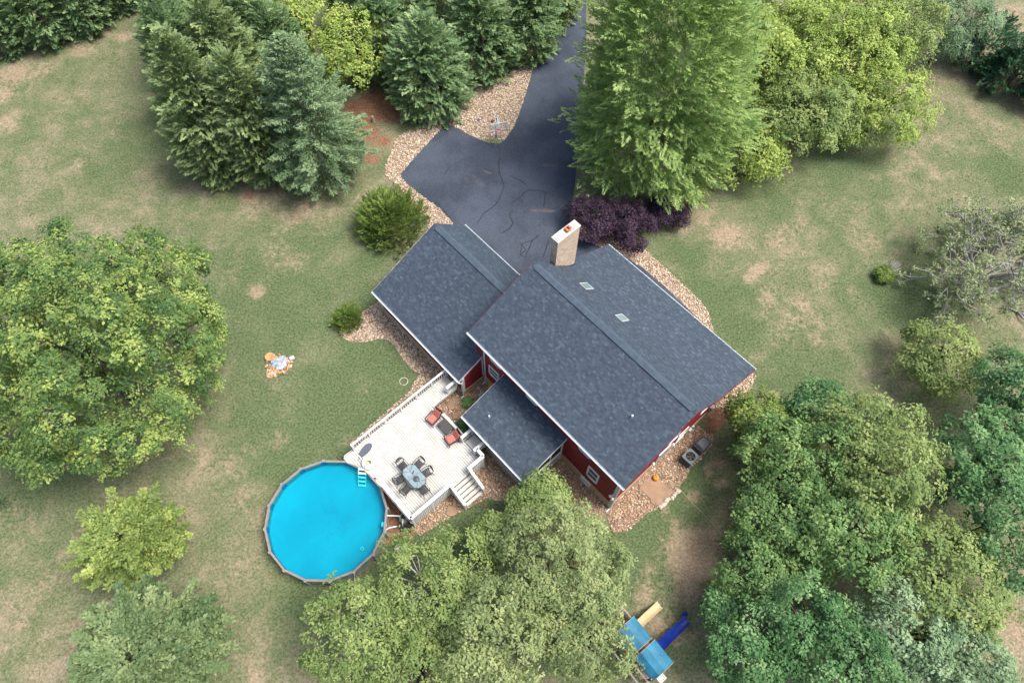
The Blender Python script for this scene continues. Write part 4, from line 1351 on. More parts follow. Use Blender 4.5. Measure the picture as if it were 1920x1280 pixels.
part('fan', m, 'black_plastic', acu)
gen = thing('generator_box', 'dark grey rounded utility cabinet with a domed lid beside the air conditioner', 'utility cabinet', hw(14.36, 7.58) + (0,), HT)
part('cabinet', soft_box(-0.36, 0.36, -0.46, 0.46, 0.0, 0.80, 0.07), 'ac_grey', gen)
part('lid', soft_box(-0.38, 0.38, -0.36, 0.48, 0.80, 0.96, 0.10), 'ac_grey', gen)

plain('orange_plastic', (0.72, 0.26, 0.03), 0.5, 0.15)
m = MB()
prof = [(0.0, 0.0), (0.13, 0.02), (0.20, 0.12), (0.18, 0.24), (0.09, 0.30), (0.0, 0.29)]
m.lathe(prof, 18)
pk = thing('pumpkin', 'orange pumpkin standing on the corner of the tan concrete slab', 'pumpkin', hw(13.78, 3.85) + (0.062,))
part('shell', m, 'orange_plastic', pk, flat=False)
part('stalk', MB().tube([(0, 0, 0.28), (0.02, 0.01, 0.37)], [0.03, 0.02], 6), 'wicker_brown', pk)

plain('hose_yellow', (0.55, 0.33, 0.03), 0.5, 0.15)
hs = thing('garden_hose', 'coiled yellow garden hose hung on a reel by the inner house corner', 'garden hose', hw(1.95, 0.05) + (0.0,), HT)
for k in range(6):
    m = MB()
    r = 0.12 + 0.035 * k
    m.tube([(r * math.cos(t), -0.1 - 0.02 * (k % 2), 0.55 + r * math.sin(t)) for t in np.linspace(0, 2 * PI, 21)], 0.026, 6, False)
    part('coil', m, 'hose_yellow', hs, rot=(-0.35, 0, 0))
part('reel', MB().tube([(0, 0.15, 0.55), (0, -0.12, 0.55)], 0.11, 12).box(-0.03, 0.03, 0.0, 0.06, 0.0, 0.5), 'pvc_white', hs)
tag(place('stepping_stone', MB().box(-0.35, 0.35, -0.24, 0.24, 0.0, 0.07).mesh('stepping_stone', 'slab_grey'), None, hw(1.95, -0.62) + (0.02,), (0, 0, HT)),
    'rectangular grey paving slab in the gravel court beside the porch roof', 'paving slab')
for i, (u, v, r, l) in enumerate(((1.0, -2.7, 0.30, 'round brown stepping stone in the gravel court near the deck edge'), (1.75, -2.95, 0.26, 'round brown stepping stone in the gravel court near the armchairs'),
                                  (6.5, -7.35, 0.35, 'round brown stepping stone in the gravel below the deck stairs'))):
    pts = [(r * (1 + 0.12 * math.sin(3 * t + i)) * math.cos(t), r * (1 + 0.1 * math.cos(2 * t)) * math.sin(t)) for t in np.linspace(0, 2 * PI, 15)[:-1]]
    tag(place('stepping_stone', MB().prism(pts, 0.0, 0.11).mesh('stepping_stone', 'concrete'), None, hw(u, v) + (0.02,)), l, 'stepping stone', 'round brown stepping stones')

rx, ry = (-6.75, 8.84)
m = MB().lathe([(0.0, 0.0), (0.24, 0.02), (0.26, 0.12), (0.15, 0.22), (0.0, 0.25)], 9)
m.v = [(x * (1 + 0.25 * math.sin(5 * y + 9 * z)), y * (0.8 + 0.2 * math.cos(7 * x)), z) for x, y, z in m.v]
plain('pale_rock', (0.50, 0.45, 0.38), 0.9, 0.25, 4.0)
tag(place('boulder', m.mesh('boulder', 'pale_rock'), None, (rx, ry, 0)), 'single pale rock in the dark grass below the sand filter', 'rock')
rnd = random.Random(3)
for k in range(9):
    t = k / 8
    u, v = 15.3 + rnd.uniform(-.08, .08), 2.7 + 1.6 * t
    r = rnd.uniform(0.10, 0.19)
    m = MB().lathe([(0.0, 0.0), (r, 0.02), (r * 1.05, r * 0.6), (r * 0.6, r), (0.0, r * 1.1)], 7)
    m.v = [(x * (1 + 0.3 * math.sin(k + 20 * y)), y, z) for x, y, z in m.v]
    tag(place('edging_rock', m.mesh('edging_rock', 'pale_rock'), None, hw(u, v) + (0.0,)), 'pale rock in the loose row along the outer edge of the concrete slab', 'rock', 'pale rocks edging the concrete slab')

# basketball goal at the edge of the drive
bx, by = (-1.66, 42.85)
goal = thing('basketball_goal', 'basketball goal on a grey blue pole in the pale gravel by the drive', 'basketball goal', (bx, by, 0), 0.27)
plain('goal_grey', (0.22, 0.30, 0.34), 0.45, 0.15, 4.0)
plain('goal_light', (0.55, 0.64, 0.68), 0.4, 0.1, 4.0)
plain('rim_red', (0.62, 0.05, 0.06), 0.5, 0.1)
part('pole', MB().tube([(0, 0, 0), (0, 0.02, 1.0), (0, 0.05, 2.25)], [0.085, 0.08, 0.075], 8), 'goal_grey', goal)
for s in (-0.1, 0.1):
    part('brace', MB().tube([(s, 0.10, 2.30), (s, -0.25, 2.18), (s, -0.60, 2.02)], 0.028, 6), 'goal_light', goal)
    part('brace', MB().tube([(s, 0.04, 1.72), (s, -0.60, 1.72)], 0.028, 6), 'goal_light', goal)
def clear_board():
    m, nt, N, L_, b = new_mat('clear_board')
    b.inputs['Base Color'].default_value = (0.7, 0.75, 0.78, 1)
    b.inputs['Roughness'].default_value = 0.15
    b.inputs['Alpha'].default_value = 0.14
    MATS['clear_board'] = m
clear_board()
part('backboard', MB().box(-0.66, 0.66, -0.64, -0.62, 1.56, 2.24), 'clear_board', goal)
m = MB()
for a, b, c, d in ((-0.70, 0.70, 1.52, 1.57), (-0.70, 0.70, 2.23, 2.28), (-0.70, -0.65, 1.57, 2.23), (0.65, 0.70, 1.57, 2.23)):
    m.box(a, b, -0.655, -0.61, c, d)
part('board_frame', m, 'goal_light', goal)
m = MB()
for a, b, c, d in ((-0.30, 0.30, 1.66, 1.70), (-0.30, 0.30, 2.02, 2.06), (-0.30, -0.26, 1.70, 2.02), (0.26, 0.30, 1.70, 2.02)):
    m.box(a, b, -0.648, -0.642, c, d)
part('target_square', m, 'goal_light', goal)
m = MB()
m.tube([(0.22 * math.cos(t), -0.90 + 0.22 * math.sin(t), 1.64) for t in np.linspace(0, 2 * PI, 21)], 0.022, 6, False)
m.box(-0.09, 0.09, -0.70, -0.655, 1.56, 1.66)
part('rim', m, 'rim_red', goal)
m = MB()
for k in range(10):
    t = 2 * PI * k / 10
    for s in (1, -1):
        m.tube([(0.22 * math.cos(t), -0.90 + 0.22 * math.sin(t), 1.62), (0.17 * math.cos(t + s * 0.5), -0.90 + 0.17 * math.sin(t + s * 0.5), 1.42), (0.12 * math.cos(t), -0.90 + 0.12 * math.sin(t), 1.24)], 0.009, 4, False)
part('net', m, 'pvc_white', goal)

plain('ball_orange', (0.42, 0.15, 0.06), 0.7, 0.15)
plain('ball_pale', (0.52, 0.42, 0.60), 0.5, 0.15)
def ball(x, y, mat, label, name='basketball', r=0.12):
    t = thing(name, label, 'ball', (x, y, 0.045))
    m = MB().lathe([(r * math.sin(a), r - r * math.cos(a)) for a in np.linspace(0.001, PI - 0.001, 11)], 18)
    part('shell', m, mat, t, flat=False)
    m = MB()
    m.tube([(r * math.cos(a), r * math.sin(a), r) for a in np.linspace(0, 2 * PI, 25)], 0.006, 4, False)
    m.tube([(r * math.cos(a), 0, r + r * math.sin(a)) for a in np.linspace(0, 2 * PI, 25)], 0.006, 4, False)
    m.tube([(0, r * math.cos(a), r + r * math.sin(a)) for a in np.linspace(0, 2 * PI, 25)], 0.006, 4, False)
    part('seams', m, 'black_plastic', t)
qx, qy = (-1.99, 44.65)
ball(qx, qy, 'ball_orange', 'orange basketball lying in the gravel behind the backboard', r=0.14)
qx, qy = (-3.14, 44.81)
ball(qx, qy, 'ball_pale', 'small lilac and white ball in the gravel left of the basketball goal', 'play_ball')

sx, sy = (-12.18, 44.35)
plain('dead_wood', (0.34, 0.27, 0.22), 0.95, 0.3, 6.0, bump=0.5)
m = MB().tube([(0, 0, 0), (0.02, 0.0, 0.3), (0.03, 0.02, 0.62)], [0.17, 0.13, 0.11], 9)
tag(place('tree_stump', m.mesh('tree_stump', 'dead_wood'), None, (sx, sy, 0)), 'short pale stump on the bare red soil beside the evergreens', 'stump')

m = MB()
cx_, cy_ = (-7.46, 20.24)
m.tube([(0.28 * math.cos(t), 0.28 * math.sin(t), 0.03) for t in np.linspace(0, 2 * PI, 25)], 0.025, 5, False)
tag(place('lawn_ring', m.mesh('lawn_ring', 'pale_rock'), None, (cx_, cy_, 0)), 'thin pale hoop lying on the lawn left of the deck rail', 'hoop')
m = MB()
pts = [(10.97, 13.10), (11.83, 12.04), (12.80, 10.94), (13.62, 9.95)]
m.tube([(x, y, 0.05) for x, y in pts], 0.009, 5)
tag(place('cord', m.mesh('cord', 'pale_rock'), None, (0, 0, 0)), 'thin pale cord stretched over the grass from the concrete slab', 'cord')

# ash and brick heap on the lawn
hx_, hy_ = (-16.39, 21.31)
islands('brick_rubble', [(0.0, (0.34, 0.14, 0.07)), (0.35, (0.48, 0.24, 0.11)), (0.6, (0.54, 0.34, 0.19)), (0.75, (0.24, 0.21, 0.19)), (1.0, (0.60, 0.54, 0.46))], 0.85)
plain('ash', (0.36, 0.42, 0.48), 0.95, 0.45, 4.0, bump=0.8)
plain('clay_pot', (0.50, 0.27, 0.13), 0.8, 0.2, 6.0)
heap = thing('fire_pit', 'heap of grey ash ringed with broken orange bricks on the lawn', 'fire pit', (hx_, hy_, 0))
rnd = random.Random(21)
m = MB()
n = 18
vs = [(0.1, 0.12, 0.30)]
for rr, zz in ((0.35, 0.22), (0.62, 0.06)):
    for k in range(n):
        t = 2 * PI * k / n
        r = rr * rnd.uniform(0.8, 1.15)
        vs.append((0.1 + r * math.cos(t), 0.12 + r * 0.85 * math.sin(t), zz * rnd.uniform(0.7, 1.3)))
fs = [(0, 1 + k, 1 + (k + 1) % n) for k in range(n)] + [(1 + k, 1 + n + k, 1 + n + (k + 1) % n, 1 + (k + 1) % n) for k in range(n)]
part('ash_heap', m.add(vs, fs), 'ash', heap)
m = MB()
for k in range(95):
    t = rnd.uniform(-2.9, 0.5) if k < 70 else rnd.uniform(0, 2 * PI)
    r = rnd.uniform(0.55, 1.0)
    if k < 28:
        cx, cy = rnd.gauss(-0.32, 0.22), rnd.gauss(-0.78, 0.13)
    else:
        cx, cy = 0.08 + r * math.cos(t), 0.1 + 0.8 * r * math.sin(t)
    m.m = Matrix.Translation((cx, cy, rnd.uniform(0.03, 0.09))) @ Matrix.Rotation(rnd.uniform(0, 6), 4, 'Z') @ Matrix.Rotation(rnd.uniform(-.5, .5), 4, 'X')
    a, b, c = rnd.uniform(0.05, 0.11), rnd.uniform(0.04, 0.07), rnd.uniform(0.03, 0.05)
    m.box(-a, a, -b, b, -c, c)
m.m = Matrix.Identity(4)
part('brick_rubble', m, 'brick_rubble', heap, kind='stuff')
m = MB().lathe([(0.0, 0.17), (0.13, 0.17), (0.15, 0.19), (0.25, 0.24), (0.33, 0.26), (0.33, 0.22), (0.2, 0.1), (0.18, 0.0), (0.0, 0.0)], 24)
px_, py_ = (-17.00, 21.84)
tag(place('clay_dish', m.mesh('clay_dish', 'clay_pot', False), None, (px_, py_, 0)), 'round orange clay dish standing beside the ash heap on the lawn', 'clay dish')
px_, py_ = (-15.46, 21.84)
m = MB().box(-0.16, 0.16, -0.11, 0.11, 0, 0.14)
tag(place('white_block', m.mesh('white_block', 'white_trim'), None, (px_, py_, 0), (0, 0, 0.6)), 'white block lying at the right edge of the ash heap', 'block')

# ------------------------------------------------------------------ playset
plain('tarp_blue', (0.012, 0.19, 0.33), 0.55, 0.25, 2.5, spec=0.4)
plain('slide_blue', (0.008, 0.035, 0.30), 0.3, 0.25, 2.0, spec=0.5)
plain('slide_tan', (0.55, 0.41, 0.24), 0.45, 0.12, 2.0, spec=0.4)
plain('play_wood', (0.16, 0.115, 0.085), 0.9, 0.3, 5.0)
plain('play_wood_pale', (0.34, 0.31, 0.28), 0.9, 0.3, 5.0)
def tarp_mat():
    m, nt, N, L_, b = new_mat('tarp')
    v = coords(nt)
    w = N.new('ShaderNodeMapping')
    w.inputs['Scale'].default_value = (9.0, 0.9, 1.0)
    L_.new(v, w.inputs[0])
    st = smooth(nt, noise(nt, w.outputs[0], 2.2, 5, 0.65), 0.42, 0.68)
    f = smooth(nt, noise(nt, v, 1.3, 4), 0.35, 0.7)
    col = mixc(nt, f, (0.008, 0.12, 0.21), (0.014, 0.20, 0.33))
    col = mixc(nt, math_node(nt, 'MULTIPLY', st, 0.55), col, (0.065, 0.095, 0.115))
    L_.new(col, b.inputs['Base Color'])
    b.inputs['Roughness'].default_value = 0.6
    MATS['tarp'] = m
tarp_mat()
PA = math.atan2(-0.777, 0.63)
play = thing('playset', 'timber playset with two blue tarp roofs, a tan slide and a blue slide', 'playset', (7.18, 4.94, 0), PA)
# local x runs along the two roofs, local y away from the slides is negative
def tarp_roof(x0, x1, y0, y1):
    m = MB()
    prof = [(y1 + 0.0, 2.62), (y1 - 0.06, 2.78), (y1 - 0.42, 2.98), (y0 + 0.80, 3.10), (y0 + 0.40, 2.98), (y0 + 0.05, 2.60), (y0, 2.50)]
    vs = []
    xs = np.linspace(x0, x1, 7)
    for i, x in enumerate(xs):
        sag = 0.05 * math.sin(PI * i / 6)
        vs += [(x, y, z - sag) for y, z in prof]
    n = len(prof)
    fs = [(i * n + k, i * n + k + 1, (i + 1) * n + k + 1, (i + 1) * n + k) for i in range(6) for k in range(n - 1)]
    r = part('tarp_roof', m.add(vs, fs), 'tarp', play)
    for x in (x0, x1):
        k = MB()
        k.tube([(x, y, z + 0.012) for y, z in prof], 0.018, 5)
        part('roof_edge', k, 'play_wood_pale', r)
tarp_roof(-0.02, 1.42, -1.56, 0.0)
tarp_roof(1.58, 3.04, -1.46, 0.10)
for x, y in ((0.06, -0.08), (1.44, -0.08), (0.06, -1.48), (1.44, -1.48), (2.94, -0.05), (2.94, -1.44)):
    part('post', MB().box(x - 0.05, x + 0.05, y - 0.05, y + 0.05, 0, 2.62), 'play_wood', play)
for i in range(11):
    part('floor_plank', MB().box(0.02 + i * 0.27, 0.27 + i * 0.27, -1.5, -0.02, 1.26, 1.30), 'play_wood', play)
for x0, x1, y in ((0.0, 3.0, -1.6), (0.0, 3.0, -1.95)):
    part('beam', MB().box(x0, x1 + 0.4, y - 0.05, y + 0.05, 1.2 if y < -1.7 else 2.0, 1.3 if y < -1.7 else 2.1), 'play_wood_pale', play)
for x in (0.4, 1.2, 2.0, 2.8):
    part('beam', MB().box(x - 0.05, x + 0.05, -1.95, -1.5, 1.14, 1.2), 'play_wood', play)
# lookout balcony with slatted rail off the first roof
part('balcony_floor', MB().box(-0.72, 0.0, -1.25, -0.1, 1.24, 1.30), 'play_wood', play)
for x, y in ((-0.72, -1.25), (-0.72, -0.1)):
    part('post', MB().box(x - 0.04, x + 0.04, y - 0.04, y + 0.04, 0, 2.05), 'play_wood_pale', play)
part('balcony_rail', MB().box(-0.76, -0.68, -1.25, -0.1, 2.0, 2.06), 'play_wood_pale', play)
part('balcony_rail', MB().box(-0.72, 0.0, -0.13, -0.06, 2.0, 2.06), 'play_wood_pale', play)
for i in range(8):
    part('slat', MB().box(-0.66 + i * 0.085, -0.62 + i * 0.085, -0.11, -0.08, 1.3, 2.0), 'play_wood_pale', play)
for i in range(12):
    part('slat', MB().box(-0.735, -0.705, -1.2 + i * 0.095, -1.16 + i * 0.095, 1.3, 2.0), 'play_wood_pale', play)

def slide(x, w, y1, prof, mat, curl=False):
    """trough from the platform down along +y"""
    m = MB()
    sec = [(-w / 2 - 0.03, 0.14), (-w / 2, 0.15), (-w / 2 + 0.035, 0.02), (0, 0.0), (w / 2 - 0.035, 0.02), (w / 2, 0.15), (w / 2 + 0.03, 0.14)]
    vs = [(x + sx, y, z + sz) for y, z in prof for sx, sz in sec] + [(x + sx, y, z + sz - 0.035) for y, z in prof for sx, sz in sec]
    n, k = len(sec), len(prof)
    o = n * k
    fs = [(i * n + j, i * n + j + 1, (i + 1) * n + j + 1, (i + 1) * n + j) for i in range(k - 1) for j in range(n - 1)]
    fs += [tuple(o + q for q in f[::-1]) for f in fs]
    return part('slide', m.add(vs, fs), mat, play, flat=False)
slide(0.50, 0.42, 0, [(-0.1, 1.36), (0.0, 1.34), (0.35, 1.14), (0.95, 0.70), (1.5, 0.36), (1.85, 0.24), (2.12, 0.22)], 'slide_tan')
slide(2.12, 0.50, 0, [(-0.05, 1.36), (0.05, 1.34), (0.5, 1.08), (1.1, 0.74), (1.7, 0.46), (2.2, 0.34), (2.55, 0.33), (2.8, 0.36)], 'slide_blue')
part('slide_scoop', MB().add([(1.62, 2.70, 0.50), (1.72, 3.06, 0.46), (1.95, 3.02, 0.40), (1.9, 2.72, 0.36), (1.66, 2.70, 0.40)], [(0, 1, 2, 3, 4), (4, 3, 2, 1, 0)]), 'slide_blue', play)
m = MB()
for i in range(6):
    for j in range(5):
        m.box(3.05 + i * 0.09, 3.12 + i * 0.09, -0.9 + j * 0.1, -0.83 + j * 0.1, 0.9, 0.93)
part('climbing_net', m, 'pvc_white', play, kind='stuff')
# ------------------------------------------------------------------ trees and shrubs
def unit(a):
    return a / np.maximum(np.linalg.norm(a, axis=-1, keepdims=True), 1e-9)

def leaf_quads(P, D, Nn, L_, W):
    """diamond leaves: base P, long axis D, facing Nn"""
    S = unit(np.cross(D, Nn))
    L_, W = L_[:, None], W[:, None]
    m = P + D * L_ * 0.45 + Nn * W * 0.12
    return np.stack([P, m + S * W * 0.5, P + D * L_, m - S * W * 0.5], 1).reshape(-1, 3)

def tangent(rng, Nn, bias):
    t = rng.standard_normal(Nn.shape) + bias
    t -= Nn * (t * Nn).sum(1, keepdims=True)
    return unit(t)

def lobes(rng, dirs, k, amp, p=6):
    c = unit(rng.standard_normal((k, 3)))
    d = np.clip(dirs @ c.T, 0, 1) ** p
    return 1 - amp * 0.38 + amp * 1.2 * (d * (0.3 + 0.7 * rng.random(k))).max(1)

def crown_broad(rng, R, zc, rz, rc=0.38, br=1.05, leaf=0.2, aspect=0.6, cover=1.0, amp=0.3, flat=0.8, zmin=-0.5, nlobe=14, spread=0.42, up=0.6, tv=0.2, nk=15, gap=2.15):
    """rounded crown: boughs over an uneven ellipsoid, each bough a dome of leafy tufts"""
    br = min(br, R * 0.42)
    area = 2 * PI * R * (R + rz) * 0.8
    nb = max(14, int(area / (br * br * gap)))
    d = unit(rng.standard_normal((nb * 4, 3)))
    d = d[d[:, 2] > zmin][:nb]
    nb = len(d)
    lb = lobes(rng, d, nlobe, amp)
    rad = (1 - spread * rng.random(nb) ** 1.5) * lb
    ni = int(nb * 0.38)                                       # boughs inside the crown close the view to the trunk
    di = unit(rng.standard_normal((ni, 3)) + np.array([0, 0, 0.5]))
    d = np.concatenate([d, di])
    rad = np.concatenate([rad, 0.30 + 0.38 * rng.random(ni)])
    nb += ni
    B = d * (rad * (1 - 0.75 * br / R))[:, None] * np.array([R, R, rz])
    B[:, 2] += zc
    bs = br * (0.65 + 0.65 * rng.random(nb))
    B[:, 2] = np.maximum(B[:, 2], bs * 0.6)
    o1 = unit(rng.standard_normal((nb, nk, 3)) + d[:, None] * 0.9 + np.array([0, 0, 0.7]))
    C = (B[:, None] + o1 * bs[:, None, None] * (0.72 + 0.30 * rng.random((nb, nk, 1))) * np.array([1, 1, flat])).reshape(-1, 3)
    own = np.repeat(np.arange(nb), nk)
    dist = np.linalg.norm(C[:, None] - B[None], axis=2) / bs[None]
    dist[np.arange(len(C)), own] = 9
    keep = dist.min(1) > 0.62
    keep &= rng.random(len(C)) > 0.10
    C, own, O1 = C[keep], own[keep], o1.reshape(-1, 3)[keep]
    C = C + O1 * (np.where(rng.random(len(C)) < 0.14, rng.random(len(C)) * 0.55, 0.0) * np.minimum(1.0, br))[:, None]
    n = len(C)
    cs = rc * (0.6 + 0.8 * rng.random(n))
    per = max(6, int(cover * 2.05 * rc * rc / (leaf * leaf * aspect * 0.5)))
    o = unit(rng.standard_normal((n, per, 3)) + np.array([0, 0, 0.35]) + O1[:, None] * 0.5)
    r = cs[:, None] * (0.35 + 0.65 * rng.random((n, per)) ** 0.6)
    P = C[:, None] + o * r[..., None]
    Nn = unit(o * 0.45 + O1[:, None] * 0.7 + np.array([0, 0, up]) + 0.38 * rng.standard_normal((n, per, 3)))
    P, Nn, O = P.reshape(-1, 3), Nn.reshape(-1, 3), o.reshape(-1, 3)
    D = tangent(rng, Nn, O * 1.0 + np.array([0, 0, -0.2]))
    N = len(P)
    Ls = leaf * np.repeat(0.75 + 0.55 * rng.random(n), per) * (0.55 + 0.8 * rng.random(N))
    tb = rng.standard_normal(nb) * tv * 0.6
    t = np.clip(0.5 + np.repeat(tb[own] + rng.standard_normal(n) * tv, per) + rng.standard_normal(N) * 0.11, 0, 1)
    P[:, 2] = np.maximum(P[:, 2], 0.05)
    return leaf_quads(P, D, Nn, Ls, Ls * aspect), t, C

def prof_cone(t):
    return np.clip((1 - t) ** 0.75 * (0.72 + 0.5 * np.minimum(t * 6, 1)), 0.02, 1.05)

def prof_column(t):
    return np.clip(np.minimum(1, 0.84 + t * 1.0) * (1 - np.clip((t - 0.25) / 0.75, 0, 1) ** 2.1), 0.02, 1)

def prof_dome(t):
    return np.clip(np.minimum(1, 0.75 + t * 1.6) * np.sqrt(np.clip(1 - (np.clip(t - 0.12, 0, 1) / 0.88) ** 2.0, 0, 1)), 0.02, 1)

def crown_spray(rng, R, h, z0, prof, sl=0.9, nl=24, ll=0.34, lw=0.10, upk=0.7, dens=1.0, fan=0.9, tv=0.2, depth=0.35, amp=0.25, tier=0.0):
    """evergreen or feathery crown: flattened sprays that point out of an upright body"""
    ns = int(2 * PI * R * 0.7 * (h - z0) / (sl * sl * 0.16) * dens)
    t = rng.random(ns * 4)
    keep = rng.random(ns * 4) < prof(t) + 0.05
    t = t[keep][:ns]
    ns = len(t)
    th = rng.random(ns) * 2 * PI
    hd = np.c_[np.cos(th), np.sin(th), np.zeros(ns)]
    wob = 1 + amp * np.sin(3 * th + 4 * t + rng.random() * 6) * np.sin(9 * t + 2 * th) * 0.6 + amp * 0.3 * rng.standard_normal(ns)
    rad = R * prof(t) * (1 - depth * rng.random(ns) ** 1.5) * wob
    P0 = hd * rad[:, None]
    zz = z0 + t * (h - z0)
    if tier:
        ph = np.sin(2 * th + rng.random() * 6) * 0.5 + np.sin(5 * th) * 0.25
        zz = (np.round(zz / tier + ph) - ph) * tier + 0.13 * rng.standard_normal(ns)
    P0[:, 2] = np.maximum(zz, 0.15)
    A = unit(hd + np.array([0, 0, 1.0]) * (upk + 0.9 * t[:, None] ** 2) + 0.28 * rng.standard_normal((ns, 3)))
    side = unit(np.cross(A, np.array([0, 0, 1.0])) + 0.5 * rng.standard_normal((ns, 3)))
    side = unit(side - A * (side * A).sum(1, keepdims=True))
    nrm = np.cross(side, A)
    nrm *= np.sign(nrm[:, 2:3] + 1e-6)
    s = sl * (0.7 + 0.6 * rng.random(ns))
    j = (np.arange(nl) + 0.5) / nl
    sg = np.where(np.arange(nl) % 2 == 0, 1.0, -1.0)
    base = P0 - A * s[:, None] * 0.45
    P = base[:, None] + A[:, None] * (s[:, None] * j)[..., None] + side[:, None] * (s[:, None] * sg * 0.12 * (1 - j))[..., None]
    D = unit(A[:, None] * (0.55 + 0.6 * j)[None, :, None] + side[:, None] * (sg * fan * (1.05 - 0.75 * j))[None, :, None] + 0.22 * rng.standard_normal((ns, nl, 3)))
    Nn = unit(nrm[:, None] + np.array([0, 0, 0.4]) + 0.3 * rng.standard_normal((ns, nl, 3)))
    P, D, Nn = P.reshape(-1, 3), D.reshape(-1, 3), Nn.reshape(-1, 3)
    Nn = unit(Nn - D * (Nn * D).sum(1, keepdims=True))
    N = len(P)
    L_ = ll * np.tile(1.15 - 0.5 * j, ns) * (0.75 + 0.5 * rng.random(N))
    P[:, 2] = np.maximum(P[:, 2], 0.06)
    tt = np.clip(0.45 + np.repeat(rng.standard_normal(ns) * tv, nl) + np.tile(0.22 * (j - 0.5), ns) + rng.standard_normal(N) * 0.1, 0, 1)
    return leaf_quads(P, D, Nn, L_, np.full(N, lw) * (0.7 + 0.6 * rng.random(N))), tt, P0

def crown_branch(rng, R, h, z0, prof, nb=90, up=0.2, curve=-0.25, step=0.05, leaf=0.26, lw=0.10, wid=0.35, side_k=0.9, tv=0.2, start=0.25, spiky=0.25):
    """limbs that run out from the trunk with leaves along them"""
    t = (np.arange(nb) + rng.random(nb)) / nb
    th = np.arange(nb) * 2.399 + rng.standard_normal(nb) * 0.3
    ln = R * prof(t) * (1 + spiky * rng.standard_normal(nb)).clip(0.45, 1.5)
    hd = np.c_[np.cos(th), np.sin(th), np.zeros(nb)]
    uu = up + 0.9 * t ** 2
    Ps, Ds, Ns, Ts, tips = [], [], [], [], []
    for b in range(nb):
        n = max(6, int(ln[b] / step))
        s = start + (1 - start) * rng.random(n) ** 0.8
        w = wid * (1.15 - s) * np.minimum(1, ln[b])
        sd = np.array([-hd[b, 1], hd[b, 0], 0])
        off = rng.standard_normal(n) * w * 0.5
        q = hd[b] * (ln[b] * s)[:, None] + sd * off[:, None]
        q[:, 2] = z0 + t[b] * (h - z0) + ln[b] * (uu[b] * s + curve * s * s) + rng.standard_normal(n) * w * 0.25
        dd = unit(hd[b] * 0.8 + sd * (np.sign(off) * side_k)[:, None] * (0.4 + 0.6 * rng.random((n, 1))) + np.array([0, 0, uu[b] + curve]) * 0.5 + 0.3 * rng.standard_normal((n, 3)))
        Ps.append(q)
        Ds.append(dd)
        Ts.append(np.clip(0.5 + rng.standard_normal() * tv + 0.14 * rng.standard_normal(n), 0, 1))
        tips.append(q[np.argmax(s)])
    P, D, t_ = np.concatenate(Ps), np.concatenate(Ds), np.concatenate(Ts)
    N = len(P)
    Nn = unit(np.array([0, 0, 1.0]) + 0.5 * rng.standard_normal((N, 3)))
    Nn = unit(Nn - D * (Nn * D).sum(1, keepdims=True))
    P[:, 2] = np.maximum(P[:, 2], 0.06)
    L_ = leaf * (0.6 + 0.7 * rng.random(N))
    return leaf_quads(P, D, Nn, L_, np.full(N, lw) * (0.7 + 0.6 * rng.random(N))), t_, np.array(tips)

plain('bark', (0.12, 0.09, 0.07), 0.95, 0.4, 6.0, bump=0.6)
plain('bark_grey', (0.36, 0.35, 0.32), 0.9, 0.25, 6.0, bump=0.5)

def trunk_mesh(rng, h, r, tips, nlimb, mat='bark', sub=0):
    m = MB()
    top = h * 0.52
    m.tube([(0, 0, 0), (0.05 * r, 0, top * 0.35), (0.2 * r, 0.2 * r, top * 0.7), (0.1 * r, 0, top)], [r * 1.25, r, r * 0.7, r * 0.3], 9)
    if len(tips):
        for k in rng.choice(len(tips), min(nlimb, len(tips)), replace=False):
            q = tips[k]
            zb = float(np.clip(q[2] * rng.uniform(0.35, 0.75), 0.15 * h, top * 0.95))
            mid = np.array([q[0] * 0.45, q[1] * 0.45, zb + (q[2] - zb) * 0.65])
            m.tube([(0, 0, zb), tuple(mid), tuple(q)], [r * 0.42, r * 0.25, r * 0.07], 5)
            for s in range(sub):
                e = q + rng.standard_normal(3) * 0.5
                m.tube([tuple(mid), tuple((mid + e) / 2 + rng.standard_normal(3) * 0.15), tuple(e)], [r * 0.16, r * 0.1, r * 0.03], 4)
    return m.mesh('trunk', mat, False)

LEAVES = [0]
def tree(name, label, cat, x, y, mat, gen, seed, th, tr=0.2, nlimb=12, bark='bark', sub=0, group=None, **kw):
    rng = np.random.default_rng(seed)
    root = thing(name, label, cat, (x, y, 0), group=group)
    verts, t, tips = gen(rng, **kw)
    LEAVES[0] += len(t)
    place('crown', np_mesh('crown', verts, 4, mat, t), root)
    place('trunk', trunk_mesh(rng, th, tr, tips, nlimb, bark, sub), root)
    return root

leaf_mat('leaf_maple', (0.062, 0.130, 0.044), (0.140, 0.228, 0.070), (0.34, 0.43, 0.120))
leaf_mat('leaf_cedar', (0.110, 0.200, 0.090), (0.205, 0.320, 0.150), (0.335, 0.450, 0.215), 0.28)
leaf_mat('leaf_cedar_warm', (0.125, 0.195, 0.082), (0.225, 0.315, 0.138), (0.355, 0.440, 0.205), 0.28)
leaf_mat('leaf_cedar_dark', (0.016, 0.065, 0.030), (0.040, 0.115, 0.056), (0.095, 0.190, 0.095), 0.15)
leaf_mat('leaf_spruce', (0.115, 0.195, 0.095), (0.195, 0.295, 0.150), (0.305, 0.410, 0.225), 0.2)
leaf_mat('leaf_redwood', (0.150, 0.255, 0.080), (0.285, 0.415, 0.135), (0.430, 0.555, 0.215), 0.3)
leaf_mat('leaf_lime', (0.160, 0.245, 0.055), (0.290, 0.395, 0.092), (0.450, 0.540, 0.155), 0.3)
leaf_mat('leaf_olive', (0.115, 0.185, 0.058), (0.205, 0.285, 0.092), (0.340, 0.410, 0.150), 0.28)
leaf_mat('leaf_sage', (0.130, 0.185, 0.075), (0.220, 0.285, 0.115), (0.360, 0.415, 0.185), 0.28)
